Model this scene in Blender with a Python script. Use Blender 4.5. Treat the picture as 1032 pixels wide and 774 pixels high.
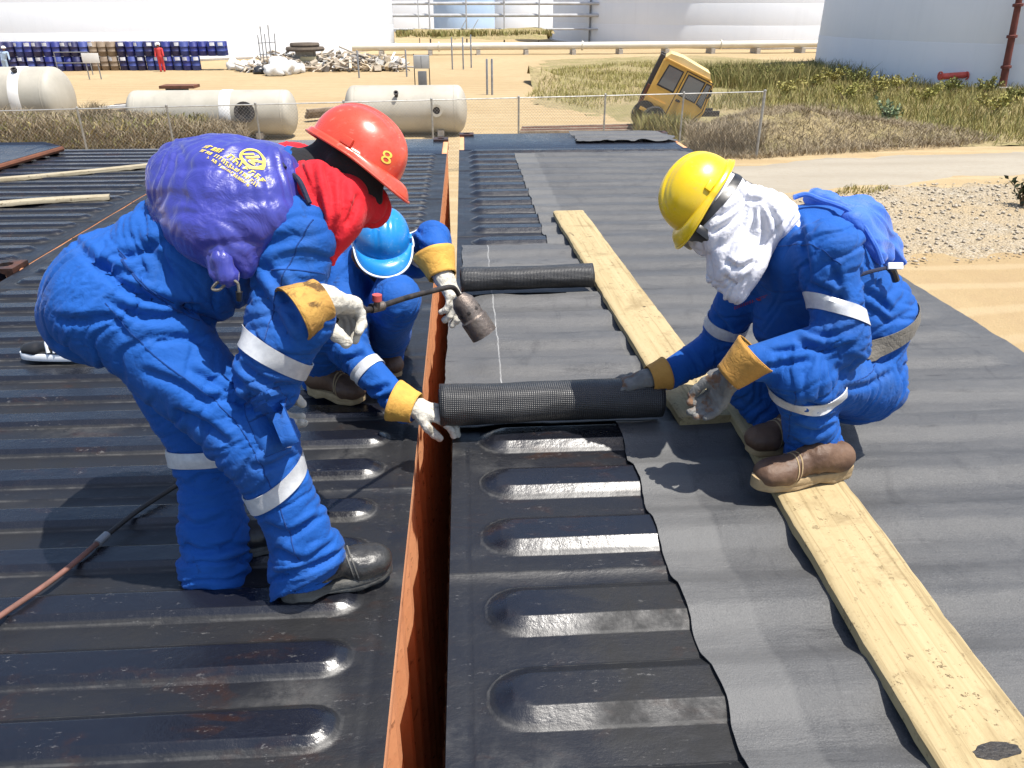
import bpy, bmesh, math, random
import numpy as np
from mathutils import Vector, Matrix
from mathutils.bvhtree import BVHTree

# ------------------------------------------------------------------ scene
sc = bpy.context.scene
for o in list(bpy.data.objects):
    bpy.data.objects.remove(o, do_unlink=True)
COL = sc.collection
ZR = 2.60            # height of the container roofs above the ground
CAM_H = 1.40         # eye above the roof
PITCH, YAW, FPX = 26.4, 3.33, 770.0
cam_d = bpy.data.cameras.new('camera')
cam = bpy.data.objects.new('camera', cam_d)
COL.objects.link(cam)
cam.location = (0, 0, ZR + CAM_H)
cam.rotation_euler = (math.radians(90 - PITCH), 0, math.radians(-YAW))
cam_d.sensor_width = 36.0
cam_d.lens = FPX / 1032.0 * 36.0
cam_d.clip_start = 0.05
cam_d.clip_end = 3000
sc.camera = cam

SUN_AZ = np.array([0.90, -0.43]); SUN_AZ = SUN_AZ / np.linalg.norm(SUN_AZ)
SUN_EL = math.radians(70)
wd = bpy.data.worlds.new('World'); sc.world = wd; wd.use_nodes = True
nt = wd.node_tree
bg = nt.nodes['Background']
sky = nt.nodes.new('ShaderNodeTexSky'); sky.sky_type = 'NISHITA'
sky.sun_disc = False
sky.sun_elevation = SUN_EL
sky.sun_rotation = math.atan2(SUN_AZ[0], SUN_AZ[1])
sky.air_density = 1.0; sky.dust_density = 1.6; sky.ozone_density = 1.2
nt.links.new(sky.outputs[0], bg.inputs[0])
bg.inputs[1].default_value = 0.12
sun_d = bpy.data.lights.new('sun', 'SUN'); sun_d.energy = 4.6
sun_d.angle = math.radians(0.53); sun_d.color = (1.0, 0.955, 0.88)
sun = bpy.data.objects.new('sun', sun_d); COL.objects.link(sun)
sdir = Vector((SUN_AZ[0]*math.cos(SUN_EL), SUN_AZ[1]*math.cos(SUN_EL), math.sin(SUN_EL)))
sun.rotation_euler = sdir.to_track_quat('Z', 'Y').to_euler()
sun.location = (20, -6, 40)
sc.view_settings.view_transform = 'Standard'
sc.view_settings.look = 'None'
sc.view_settings.gamma = 1.0
sc.view_settings.exposure = 0.70
sc.view_settings.use_curve_mapping = False
sc.render.engine = 'CYCLES'
sc.cycles.max_bounces = 6
sc.cycles.diffuse_bounces = 3
sc.cycles.glossy_bounces = 3
sc.cycles.transparent_max_bounces = 24
sc.cycles.use_denoising = True

# ------------------------------------------------------------------ pixel helpers
_p, _w = math.radians(PITCH), math.radians(YAW)
FWD = np.array([math.sin(_w)*math.cos(_p), math.cos(_w)*math.cos(_p), -math.sin(_p)])
RGT = np.array([math.cos(_w), -math.sin(_w), 0.0])
UPV = np.cross(RGT, FWD)
EYE = np.array([0, 0, ZR + CAM_H])
def ray(px, py):
    return FWD + RGT*((px-516)/FPX) + UPV*((387-py)/FPX)
def at_y(px, py, y):
    d = ray(px, py); return EYE + d*(y/d[1])
def at_z(px, py, z):
    d = ray(px, py); return EYE + d*((z-EYE[2])/d[2])
def on_roof(px, py, h=0.0): return at_z(px, py, ZR+h)
def on_ground(px, py, h=0.0): return at_z(px, py, h)
def J(px, py, y): return at_y(px, py, y)
def V3(v): return Vector((float(v[0]), float(v[1]), float(v[2])))
def unit(v):
    v = np.asarray(v, float); return v/np.linalg.norm(v)
rng = np.random.default_rng(7)
random.seed(7)

# ------------------------------------------------------------------ object helpers
def tag(o, label=None, cat=None, group=None, kind=None):
    if label: o['label'] = label
    if cat: o['category'] = cat
    if group: o['group'] = group
    if kind: o['kind'] = kind
    return o
def empty(name, loc=(0, 0, 0)):
    o = bpy.data.objects.new(name, None); o.empty_display_size = 0.1
    o.location = V3(loc); COL.objects.link(o); return o
def link(name, me, mat=None, parent=None, smooth=True):
    o = bpy.data.objects.new(name, me); COL.objects.link(o)
    if mat is not None and not me.materials:
        me.materials.append(mat)
    if smooth:
        me.polygons.foreach_set('use_smooth', np.ones(len(me.polygons), bool))
    if parent is not None:
        o.parent = parent
        o.matrix_parent_inverse = parent_inv(parent)
    return o
def parent_inv(p):
    m = Matrix.Identity(4); chain = []
    q = p
    while q is not None:
        chain.append(q); q = q.parent
    for q in reversed(chain):
        m = m @ q.matrix_parent_inverse @ q.matrix_basis if q.parent else q.matrix_basis.copy()
    return m.inverted()
def mesh_np(name, verts, quads=None, tris=None):
    me = bpy.data.meshes.new(name)
    verts = np.asarray(verts, np.float32)
    loops = []; tot = []
    if quads is not None and len(quads):
        q = np.asarray(quads, np.int32); loops.append(q.ravel()); tot.append(np.full(len(q), 4, np.int32))
    if tris is not None and len(tris):
        t = np.asarray(tris, np.int32); loops.append(t.ravel()); tot.append(np.full(len(t), 3, np.int32))
    loops = np.concatenate(loops); tot = np.concatenate(tot)
    start = np.concatenate([[0], np.cumsum(tot)[:-1]]).astype(np.int32)
    me.vertices.add(len(verts)); me.vertices.foreach_set('co', verts.ravel())
    me.loops.add(len(loops)); me.loops.foreach_set('vertex_index', loops)
    me.polygons.add(len(tot)); me.polygons.foreach_set('loop_start', start)
    me.polygons.foreach_set('loop_total', tot)
    me.update(calc_edges=True); me.validate()
    return me
class MB:
    """collects simple shapes and links them as one mesh object"""
    def __init__(s): s.v = []; s.f = []
    def add(s, verts, faces):
        n = len(s.v); s.v += [tuple(map(float, v)) for v in verts]; s.f += [tuple(i+n for i in f) for f in faces]; return s
    def box(s, c, size, M=None, bev=0.0):
        hx, hy, hz = [a/2 for a in size]
        if bev > 0:
            pts = []; b = bev
            bm = bmesh.new(); bmesh.ops.create_cube(bm, size=1.0)
            for v in bm.verts: v.co = Vector((v.co.x*2*hx, v.co.y*2*hy, v.co.z*2*hz))
            bmesh.ops.bevel(bm, geom=bm.edges[:], offset=b, segments=2, affect='EDGES', profile=0.6)
            pts = [v.co.copy() for v in bm.verts]; bm.verts.index_update()
            fs = [tuple(v.index for v in f.verts) for f in bm.faces]; bm.free()
        else:
            pts = [Vector((x, y, z)) for x in (-hx, hx) for y in (-hy, hy) for z in (-hz, hz)]
            fs = [(0, 1, 3, 2), (4, 6, 7, 5), (0, 4, 5, 1), (2, 3, 7, 6), (0, 2, 6, 4), (1, 5, 7, 3)]
        cc = V3(c)
        return s.add([((M @ p) if M is not None else p) + cc for p in pts], fs)
    def tube(s, pts, radii, n=10, caps=True):
        pts = [np.asarray(p, float) for p in pts]
        if np.isscalar(radii): radii = [radii]*len(pts)
        vs = []; fs = []
        t0 = unit(pts[1]-pts[0]); a = np.array([0, 0, 1.0]) if abs(t0[2]) < .9 else np.array([1.0, 0, 0])
        u = unit(np.cross(t0, a))
        for i, p in enumerate(pts):
            t = unit(pts[min(i+1, len(pts)-1)] - pts[max(i-1, 0)])
            u = unit(u - t*np.dot(u, t)); w = np.cross(t, u)
            for k in range(n):
                an = 2*math.pi*k/n
                vs.append(p + radii[i]*(math.cos(an)*u + math.sin(an)*w))
        for i in range(len(pts)-1):
            for k in range(n):
                fs.append((i*n+k, i*n+(k+1) % n, (i+1)*n+(k+1) % n, (i+1)*n+k))
        if caps:
            fs.append(tuple(reversed(range(n)))); fs.append(tuple((len(pts)-1)*n+k for k in range(n)))
        return s.add(vs, fs)
    def lathe(s, prof, c=(0, 0, 0), M=None, n=24):
        """prof: list of (r,z); revolve about z"""
        vs = []; fs = []
        for r, z in prof:
            for k in range(n):
                an = 2*math.pi*k/n; p = Vector((r*math.cos(an), r*math.sin(an), z))
                vs.append(((M @ p) if M is not None else p) + V3(c))
        for i in range(len(prof)-1):
            for k in range(n):
                fs.append((i*n+k, i*n+(k+1) % n, (i+1)*n+(k+1) % n, (i+1)*n+k))
        return s.add(vs, fs)
    def build(s, name, mat, parent=None, smooth=False):
        me = bpy.data.meshes.new(name); me.from_pydata(s.v, [], s.f); me.update()
        o = link(name, me, mat, parent, smooth)
        if smooth:
            try: me.set_sharp_from_angle(angle=math.radians(40))
            except Exception: pass
        return o
def axis_mat(z, x=None):
    z = unit(z)
    if x is None: x = np.array([1.0, 0, 0]) if abs(z[0]) < .9 else np.array([0, 1.0, 0])
    x = unit(np.asarray(x) - z*np.dot(x, z)); y = np.cross(z, x)
    return Matrix(((x[0], y[0], z[0]), (x[1], y[1], z[1]), (x[2], y[2], z[2])))
def smooth_path(pts, n=8):
    pts = [np.asarray(p, float) for p in pts]
    P = [pts[0]*2-pts[1]] + pts + [pts[-1]*2-pts[-2]]
    out = []
    for i in range(1, len(P)-2):
        a, b, c, d = P[i-1], P[i], P[i+1], P[i+2]
        for k in range(n):
            t = k/n
            out.append(.5*((2*b)+(-a+c)*t+(2*a-5*b+4*c-d)*t*t+(-a+3*b-3*c+d)*t**3))
    out.append(pts[-1]); return out

# ------------------------------------------------------------------ numpy noise
_perm = np.random.default_rng(3).permutation(256)
_perm = np.concatenate([_perm, _perm, _perm])
_grad = np.random.default_rng(4).normal(size=(256, 3)); _grad /= np.linalg.norm(_grad, axis=1)[:, None]
def pnoise(P):
    P = np.asarray(P, float); i = np.floor(P).astype(int); f = P-i; i &= 255
    u = f*f*f*(f*(f*6-15)+10); r = 0
    def h(a, b, c): return _perm[_perm[_perm[(i[:, 0]+a) & 255]+((i[:, 1]+b) & 255)]+((i[:, 2]+c) & 255)]
    out = np.zeros(len(P))
    for a in (0, 1):
        for b in (0, 1):
            for c in (0, 1):
                g = _grad[h(a, b, c)]
                w = (u[:, 0] if a else 1-u[:, 0])*(u[:, 1] if b else 1-u[:, 1])*(u[:, 2] if c else 1-u[:, 2])
                out += w*((f[:, 0]-a)*g[:, 0]+(f[:, 1]-b)*g[:, 1]+(f[:, 2]-c)*g[:, 2])
    return out*1.6
def fbm(P, o=3):
    s = 0; a = 1.0
    for k in range(o): s = s+a*pnoise(P*(2**k)+17.3*k); a *= .5
    return s

# ------------------------------------------------------------------ materials
class NT:
    def __init__(s, name):
        s.m = bpy.data.materials.new(name); s.m.use_nodes = True
        s.t = s.m.node_tree; s.b = s.t.nodes['Principled BSDF']; s.out = s.t.nodes['Material Output']
    def n(s, typ, **kw):
        nd = s.t.nodes.new(typ)
        for k, v in kw.items(): setattr(nd, k, v)
        return nd
    def l(s, a, b): s.t.links.new(a, b)
    def coord(s, kind='pos', scale=None):
        if kind == 'pos': o = s.n('ShaderNodeNewGeometry').outputs['Position']
        elif kind == 'obj': o = s.n('ShaderNodeTexCoord').outputs['Object']
        elif kind == 'gen': o = s.n('ShaderNodeTexCoord').outputs['Generated']
        elif kind == 'uv': o = s.n('ShaderNodeTexCoord').outputs['UV']
        if scale is not None:
            mp = s.n('ShaderNodeMapping'); mp.inputs['Scale'].default_value = scale
            s.l(o, mp.inputs[0]); o = mp.outputs[0]
        return o
    def noise(s, co, scale, detail=5, rough=.55, dist=0.0):
        nd = s.n('ShaderNodeTexNoise'); nd.inputs['Scale'].default_value = scale
        nd.inputs['Detail'].default_value = detail; nd.inputs['Roughness'].default_value = rough
        nd.inputs['Distortion'].default_value = dist
        s.l(co, nd.inputs['Vector']); return nd.outputs[0]
    def ramp(s, fac, stops):
        nd = s.n('ShaderNodeValToRGB'); e = nd.color_ramp.elements
        while len(e) < len(stops): e.new(.5)
        for el, (p, c) in zip(e, stops):
            el.position = p
            el.color = (c, c, c, 1) if np.isscalar(c) else (*c, 1)
        s.l(fac, nd.inputs[0]); return nd.outputs[0]
    def mix(s, fac, a, b, mode='MIX'):
        nd = s.n('ShaderNodeMix', data_type='RGBA', blend_type=mode)
        for sock, val in ((nd.inputs[0], fac), (nd.inputs[6], a), (nd.inputs[7], b)):
            if hasattr(val, 'links'): s.l(val, sock)
            elif np.isscalar(val): sock.default_value = val if sock.type == 'VALUE' else (val, val, val, 1)
            else: sock.default_value = (*val, 1)
        return nd.outputs[2]
    def math(s, op, a, b=None, clamp=False):
        nd = s.n('ShaderNodeMath', operation=op, use_clamp=clamp)
        for sock, val in ((nd.inputs[0], a), (nd.inputs[1], b)):
            if val is None: continue
            if hasattr(val, 'links'): s.l(val, sock)
            else: sock.default_value = val
        return nd.outputs[0]
    def bump(s, h, strength=.3, dist=.01, prev=None):
        nd = s.n('ShaderNodeBump'); nd.inputs['Strength'].default_value = strength
        nd.inputs['Distance'].default_value = dist; s.l(h, nd.inputs['Height'])
        if prev is not None: s.l(prev, nd.inputs['Normal'])
        return nd.outputs[0]
    def set(s, **kw):
        for k, v in kw.items():
            sock = s.b.inputs[k.replace('_', ' ')]
            if hasattr(v, 'links'): s.l(v, sock)
            elif isinstance(v, tuple): sock.default_value = (*v, 1) if len(v) == 3 else v
            else: sock.default_value = v
        return s.m
def basic(name, col, col2=None, scale=8, rough=.6, metal=0.0, bump=0.0, bscale=80, co='pos', lo=.35, hi=.65, spec=.5, rvar=.12, bdist=.01, coat=0.0, sheen=0.0):
    t = NT(name); c = t.coord(co)
    n = t.noise(c, scale, 6, .6)
    col2 = col2 or tuple(x*.8 for x in col)
    t.set(Base_Color=t.mix(t.ramp(n, [(lo, 0.0), (hi, 1.0)]), col, col2))
    t.set(Roughness=t.ramp(n, [(.3, max(rough-rvar, .03)), (.7, min(rough+rvar, 1.0))]), Metallic=metal, Specular_IOR_Level=spec)
    if coat: t.set(Coat_Weight=coat, Coat_Roughness=.08)
    if sheen: t.set(Sheen_Weight=sheen)
    if bump: t.set(Normal=t.bump(t.noise(c, bscale, 5, .6), bump, bdist))
    return t.m
# ------------------------------------------------------------------ ground
def mat_sand():
    t = NT('sand'); c = t.coord('pos')
    n1 = t.noise(c, .12, 6, .6, .4); n2 = t.noise(c, 1.7, 8, .65); n3 = t.noise(c, 26, 5, .7)
    col = t.mix(t.ramp(n1, [(.35, 0.), (.65, 1.)]), (.35, .255, .135), (.41, .315, .18))
    col = t.mix(t.ramp(n2, [(.40, 0.), (.72, .75)]), col, (.33, .235, .13))
    col = t.mix(t.ramp(n3, [(.58, 0.), (.75, .55)]), col, (.24, .175, .10))
    w = t.n('ShaderNodeTexWave', wave_type='BANDS', bands_direction='Y'); w.inputs['Scale'].default_value = .33
    w.inputs['Distortion'].default_value = 6.0; w.inputs['Detail'].default_value = 4; w.inputs['Detail Scale'].default_value = .35
    t.l(c, w.inputs['Vector'])
    col = t.mix(t.ramp(w.outputs[1], [(.72, 0.), (.95, .35)]), col, (.46, .365, .23))
    h = t.math('ADD', t.math('MULTIPLY', n2, .6), t.math('MULTIPLY', n3, .25))
    return t.set(Base_Color=col, Roughness=.95, Specular_IOR_Level=.15, Normal=t.bump(h, .7, .12))
def mat_gravel():
    t = NT('gravel'); c = t.coord('pos')
    v = t.n('ShaderNodeTexVoronoi'); v.inputs['Scale'].default_value = 21; t.l(c, v.inputs['Vector'])
    v2 = t.n('ShaderNodeTexVoronoi'); v2.inputs['Scale'].default_value = 6; t.l(c, v2.inputs['Vector'])
    n1 = t.noise(c, .6, 6, .65); n2 = t.noise(c, 9, 5, .7)
    stone = t.ramp(v.outputs['Color'], [(.0, (.24, .19, .13)), (.45, (.34, .285, .20)), (.8, (.42, .37, .29)), (1., (.50, .47, .40))])
    col = t.mix(t.ramp(n1, [(.38, 0.), (.62, .85)]), stone, (.39, .30, .18))
    col = t.mix(t.ramp(n2, [(.55, 0.), (.75, .8)]), col, (.22, .165, .105))
    h = t.math('ADD', t.math('MULTIPLY', v.outputs['Distance'], -.8), t.math('MULTIPLY', v2.outputs['Distance'], -.5))
    return t.set(Base_Color=col, Roughness=.95, Specular_IOR_Level=.2, Normal=t.bump(h, .9, .06))
def mat_road():
    t = NT('road_caliche'); c = t.coord('pos')
    n1 = t.noise(t.coord('pos', (.15, .8, 1)), 1.2, 6, .6); n2 = t.noise(c, 7, 7, .7)
    col = t.mix(t.ramp(n1, [(.35, 0.), (.65, 1.)]), (.285, .25, .195), (.335, .30, .24))
    col = t.mix(t.ramp(n2, [(.5, 0.), (.75, .6)]), col, (.27, .225, .16))
    return t.set(Base_Color=col, Roughness=.95, Specular_IOR_Level=.15, Normal=t.bump(n2, .5, .04))
def mat_soil():
    t = NT('dry_soil'); c = t.coord('pos')
    n1 = t.noise(c, .35, 7, .65, .5); n2 = t.noise(c, 5, 7, .7)
    col = t.mix(t.ramp(n1, [(.4, 0.), (.6, 1.)]), (.34, .27, .15), (.25, .22, .10))
    col = t.mix(t.ramp(n2, [(.45, 0.), (.7, .8)]), col, (.14, .11, .06))
    return t.set(Base_Color=col, Roughness=1.0, Specular_IOR_Level=.1, Normal=t.bump(n2, .8, .1))
M_SAND, M_GRAV, M_ROAD, M_SOIL = mat_sand(), mat_gravel(), mat_road(), mat_soil()

def ground_sheet():
    # one sheet out to the horizon, finer near the camera
    a = np.concatenate([-np.geomspace(1500, 60, 14), np.linspace(-56, 56, 57), np.geomspace(60, 1500, 14)])
    b = np.concatenate([-np.geomspace(1500, 20, 8), np.linspace(-16, 110, 85), np.geomspace(115, 1500, 14)])
    X, Y = np.meshgrid(a, b, indexing='ij')
    P = np.stack([X.ravel(), Y.ravel(), np.zeros(X.size)], 1)
    P[:, 2] = .05*fbm(P*.22, 3) - .02
    P[np.hypot(P[:, 0], P[:, 1]-30) > 120, 2] = 0
    n, m = X.shape; i, j = np.meshgrid(np.arange(n-1), np.arange(m-1), indexing='ij'); k = (i*m+j).ravel()
    me = mesh_np('ground', P, np.stack([k, k+m, k+m+1, k+1], 1))
    tag(link('ground', me, M_SAND), kind='structure')
ground_sheet()
def patch(name, poly, z, mat, jit=.25, cell=.5, hfun=None):
    """a sheet over the ground with a frayed outline; poly in world xy"""
    poly = np.asarray(poly, float); lo = poly.min(0)-1; hi = poly.max(0)+1
    xs = np.arange(lo[0], hi[0], cell); ys = np.arange(lo[1], hi[1], cell)
    X, Y = np.meshgrid(xs, ys, indexing='ij'); P = np.stack([X.ravel(), Y.ravel(), np.zeros(X.size)], 1)
    Q = P[:, :2] + jit*np.stack([fbm(P*.9+5, 3), fbm(P*.9+31, 3)], 1)
    ins = np.zeros(len(Q), bool); n = len(poly)
    for i in range(n):
        a, b = poly[i], poly[(i+1) % n]
        c = (a[1] > Q[:, 1]) != (b[1] > Q[:, 1])
        t = a[0]+(Q[:, 1]-a[1])*(b[0]-a[0])/(b[1]-a[1]+1e-9)
        ins ^= c & (Q[:, 0] < t)
    ins = ins.reshape(X.shape)
    dist = np.full(len(Q), 1e9)
    for i in range(n):
        a, b = poly[i], poly[(i+1) % n]; ab = b-a; tt = np.clip(((Q-a)@ab)/(ab@ab), 0, 1); dist = np.minimum(dist, np.linalg.norm(Q-a-tt[:, None]*ab, axis=1))
    P[:, 2] = .05*fbm(P*.22, 3) - .02 + np.minimum(z, (dist-1.7*cell)*.12)      # the sheet runs out under the sand at its rim
    if hfun is not None: P[:, 2] += hfun(P)
    nx, ny = X.shape; i, j = np.meshgrid(np.arange(nx-1), np.arange(ny-1), indexing='ij')
    keep = (ins[:-1, :-1] & ins[1:, :-1] & ins[1:, 1:] & ins[:-1, 1:]).ravel(); k = (i*ny+j).ravel()[keep]
    q = np.stack([k, k+ny, k+ny+1, k+1], 1); u, inv = np.unique(q, return_inverse=True)
    me = mesh_np(name, P[u], inv.reshape(q.shape))
    return tag(link(name, me, mat), kind='structure')
def gp(*pts): return [on_ground(x, y)[:2] for x, y in pts]
patch('gravel_apron', gp((690, 178), (780, 190), (1060, 176), (1500, 150), (1500, 240), (1032, 262), (940, 268), (860, 290), (780, 300)), .03, M_GRAV, .5, .22)
patch('road', gp((640, 172), (735, 166), (830, 157), (1032, 150), (1600, 138), (1600, 160), (1032, 179), (850, 192), (760, 199), (690, 205)), .06, M_ROAD, .3, .22)
def berm(P):
    c = on_ground(860, 138); a = on_ground(700, 118)
    d = np.exp(-(((P[:, 0]-c[0]+2.2)/4.2)**2 + ((P[:, 1]-c[1])/1.7)**2))
    e = np.exp(-(((P[:, 0]-3.0)/2.4)**2 + ((P[:, 1]-47)/1.6)**2))
    return .75*d*(1+.35*fbm(P*.8, 3)) + .9*e*(1+.3*fbm(P*.7, 2))
patch('grassland', gp((520, 105), (540, 60), (700, 55), (820, 62), (1300, 62), (1500, 130), (1100, 150), (960, 147), (840, 153), (760, 158), (690, 160), (650, 140), (600, 118)), .045, M_SOIL, .8, .4, berm)
patch('embankment', gp((395, 48), (395, 44.5), (560, 43.5), (560, 47)), .05, M_SOIL, .5, 1.0,
      lambda P: 1.6*np.exp(-((P[:, 1]-P[:, 1].mean())/5)**2)*(1+.2*fbm(P*.3, 2)))

# ------------------------------------------------------------------ container roof
def bitumen(name, dry, worn=False, gl=.16):
    """black bitumen-coated steel; dry = share of dulled dusty surface"""
    t = NT(name); c = t.coord('pos'); o = t.coord('obj')
    sep = t.n('ShaderNodeSeparateXYZ'); t.l(o, sep.inputs[0])
    up = t.ramp(t.math('MULTIPLY', sep.outputs['Z'], 40.0), [(.30, 0.), (.46, 1.)])       # bead tops keep their gloss
    cs = t.coord('pos', (1.0, 2.6, 1.0))
    n1 = t.noise(cs, 2.1, 7, .62, .3); n2 = t.noise(c, 11, 7, .7, .2); n3 = t.noise(c, 75, 5, .7)
    speck = t.ramp(t.noise(cs, 42, 4, .75), [(.60, 0.), (.66, 1.)])
    patchy = t.ramp(t.noise(cs, 6, 5, .6, .6), [(.52, 0.), (.62, 1.)])
    base = t.mix(n1, (.0050, .0058, .0100), (.0090, .0100, .0150))  # blue cast puts the reflected sky into the black coat's own colour
    dust = t.mix(n2, (.0165, .0168, .0178), (.0095, .0092, .0090))
    dm = t.math('MULTIPLY', t.math('SUBTRACT', 1.0, t.math('MULTIPLY', up, .86)), t.ramp(n1, [(.28, .35), (.62, 1.)]))
    dm = t.math('MULTIPLY', dm, dry, True)
    if worn:                                                    # dulled, walked-on stretch this side of the seam
        sp = t.n('ShaderNodeSeparateXYZ'); t.l(c, sp.inputs[0]); wob = t.math('MULTIPLY', t.math('SUBTRACT', n1, .5), .5)
        mx = t.ramp(t.math('ADD', sp.outputs['X'], wob), [(.12, 0.), (.34, 1.)]); my = t.ramp(t.math('ADD', t.math('SUBTRACT', 2.1, sp.outputs['Y']), t.math('MULTIPLY', wob, .3)), [(.45, 0.), (.54, 1.)])
        dm = t.math('MAXIMUM', dm, t.math('MULTIPLY', t.math('MULTIPLY', mx, my), t.ramp(n2, [(.25, .55), (.6, 1.)])))
    col = t.mix(dm, base, dust)
    brown = t.math('MULTIPLY', t.ramp(t.noise(c, 3.3, 6, .7, .8), [(.50, 0.), (.66, .9)]), patchy)
    col = t.mix(brown, col, (.022, .010, .0065))
    pale = t.math('MULTIPLY', t.math('MULTIPLY', speck, patchy), .55)
    col = t.mix(pale, col, (.15, .145, .14))
    foot = t.ramp(t.math('MULTIPLY', sep.outputs['Z'], 40.0), [(.03, 0.), (.07, 1.), (.14, 1.), (.20, 0.)])      # thin pale line round the foot of each bead
    col = t.mix(t.math('MULTIPLY', foot, t.ramp(n2, [(.40, .0), (.62, .55)])), col, (.085, .083, .078))
    r = t.math('ADD', t.math('MULTIPLY', dm, .36), t.ramp(n2, [(.3, gl), (.7, gl+.13)]))
    r = t.math('ADD', r, t.math('MULTIPLY', n3, .10))
    nb = t.bump(n3, .12, .004); nb = t.bump(n2, .22, .012, nb); nb = t.bump(n1, .10, .05, nb)
    return t.set(Base_Color=col, Roughness=r, Specular_IOR_Level=t.ramp(dm, [(0., .75), (1., .38)]), Normal=nb)
M_BIT_L = bitumen('bitumen_coat', .85, gl=.09)
M_BIT_R = bitumen('bitumen_coat_wet', .55, True)
def rust(name, col, col2):
    t = NT(name); c = t.coord('pos')
    n1 = t.noise(c, 3, 8, .7, .5); n2 = t.noise(c, 22, 6, .7)
    cc = t.mix(t.ramp(n1, [(.4, 0.), (.62, 1.)]), col, col2)
    cc = t.mix(t.ramp(n2, [(.58, 0.), (.70, .8)]), cc, (.10, .035, .018))
    return t.set(Base_Color=cc, Roughness=.7, Specular_IOR_Level=.3, Normal=t.bump(n2, .2, .01))
M_SIDE = rust('container_side_paint', (.74, .37, .19), (.66, .31, .155))
M_RUST = rust('rusty_steel', (.17, .065, .035), (.10, .042, .025))

def bead_h(x, y, x0, x1, yc, W, S, D, tap=.8):
    dx = np.maximum(np.maximum(x0-x, x-x1), 0); d = np.hypot(dx*tap, y-yc)
    t = np.clip((W-d)/S, 0, 1); return D*t
def panel_mesh(name, w, L, nb, pitch, W, S, D, inset):
    """one pressed roof panel: nb raised beads with rounded ends across the roof, a weld bead at its far edge"""
    x0, x1 = inset+W*1.25, w-inset-W*1.25
    e = np.concatenate([[0, .044, .052, .060], [inset-.02], np.linspace(inset, inset+.26, 46)[:-1]])
    xs = np.concatenate([e, np.linspace(inset+.26, w-inset-.26, 22)[:-1], (w-e)[::-1]])
    ys = [0.0, .006, .012, L-.014, L-.007, L]
    yc = [L/2+(i-(nb-1)/2)*pitch for i in range(nb)]
    for c in yc:
        for s_ in (-1, 1):
            ys += [c+s_*(W+.0025), c+s_*W, c+s_*(W-.0025), c+s_*(W-S*.35), c+s_*(W-S*.7), c+s_*(W-S+.0025), c+s_*(W-S), c+s_*(W-S-.003), c+s_*(W-S)*.4]
    ys = np.unique(np.round(np.clip(ys, 0, L), 4))
    X, Y = np.meshgrid(xs, ys, indexing='ij'); Z = np.zeros_like(X)
    for c in yc: Z = np.maximum(Z, bead_h(X, Y, x0, x1, c, W, S, D))
    Z = Z-.0016*np.exp(-((X-.052)/.004)**2)-.0016*np.exp(-((X-w+.052)/.004)**2)
    P0 = np.stack([X.ravel(), Y.ravel(), np.zeros(X.size)], 1)
    Z = Z*(1+.10*pnoise(P0*np.array([1.1, 3, 1])).reshape(X.shape)) + .0025*fbm(P0*np.array([2.0, 4, 1])+9, 2).reshape(X.shape)
    Z[:, -3:] = np.maximum(Z[:, -3:], [0, .005, .001])
    n, m = X.shape; i, j = np.meshgrid(np.arange(n-1), np.arange(m-1), indexing='ij'); k = (i*m+j).ravel()
    return mesh_np(name, np.stack([X.ravel(), Y.ravel(), Z.ravel()], 1), np.stack([k, k+m, k+m+1, k+1], 1)), yc
def corrugated_wall(y0, y1, x, z0, z1, side, pitch=.28, depth=.036):
    """vertical side panel, trapezoid corrugation along y"""
    ys, off = [], []; y = y0
    while y < y1-.01:
        for a, b in ((0, 0), (.25, 0), (.5, 1), (.75, 1)):
            ys.append(min(y+a*pitch, y1)); off.append(b)
        y += pitch
    ys.append(y1); off.append(0); n = len(ys); mb = MB()
    vs = [(x-side*depth*o, yy, z) for z in (z0, z1) for yy, o in zip(ys, off)]
    mb.add(vs, [(i, i+1, n+i+1, n+i) for i in range(n-1)]); return mb
M_CAST = basic('casting_steel', (.03, .028, .028), (.12, .05, .03), 14, .5, .4, .3, 60)
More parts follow.
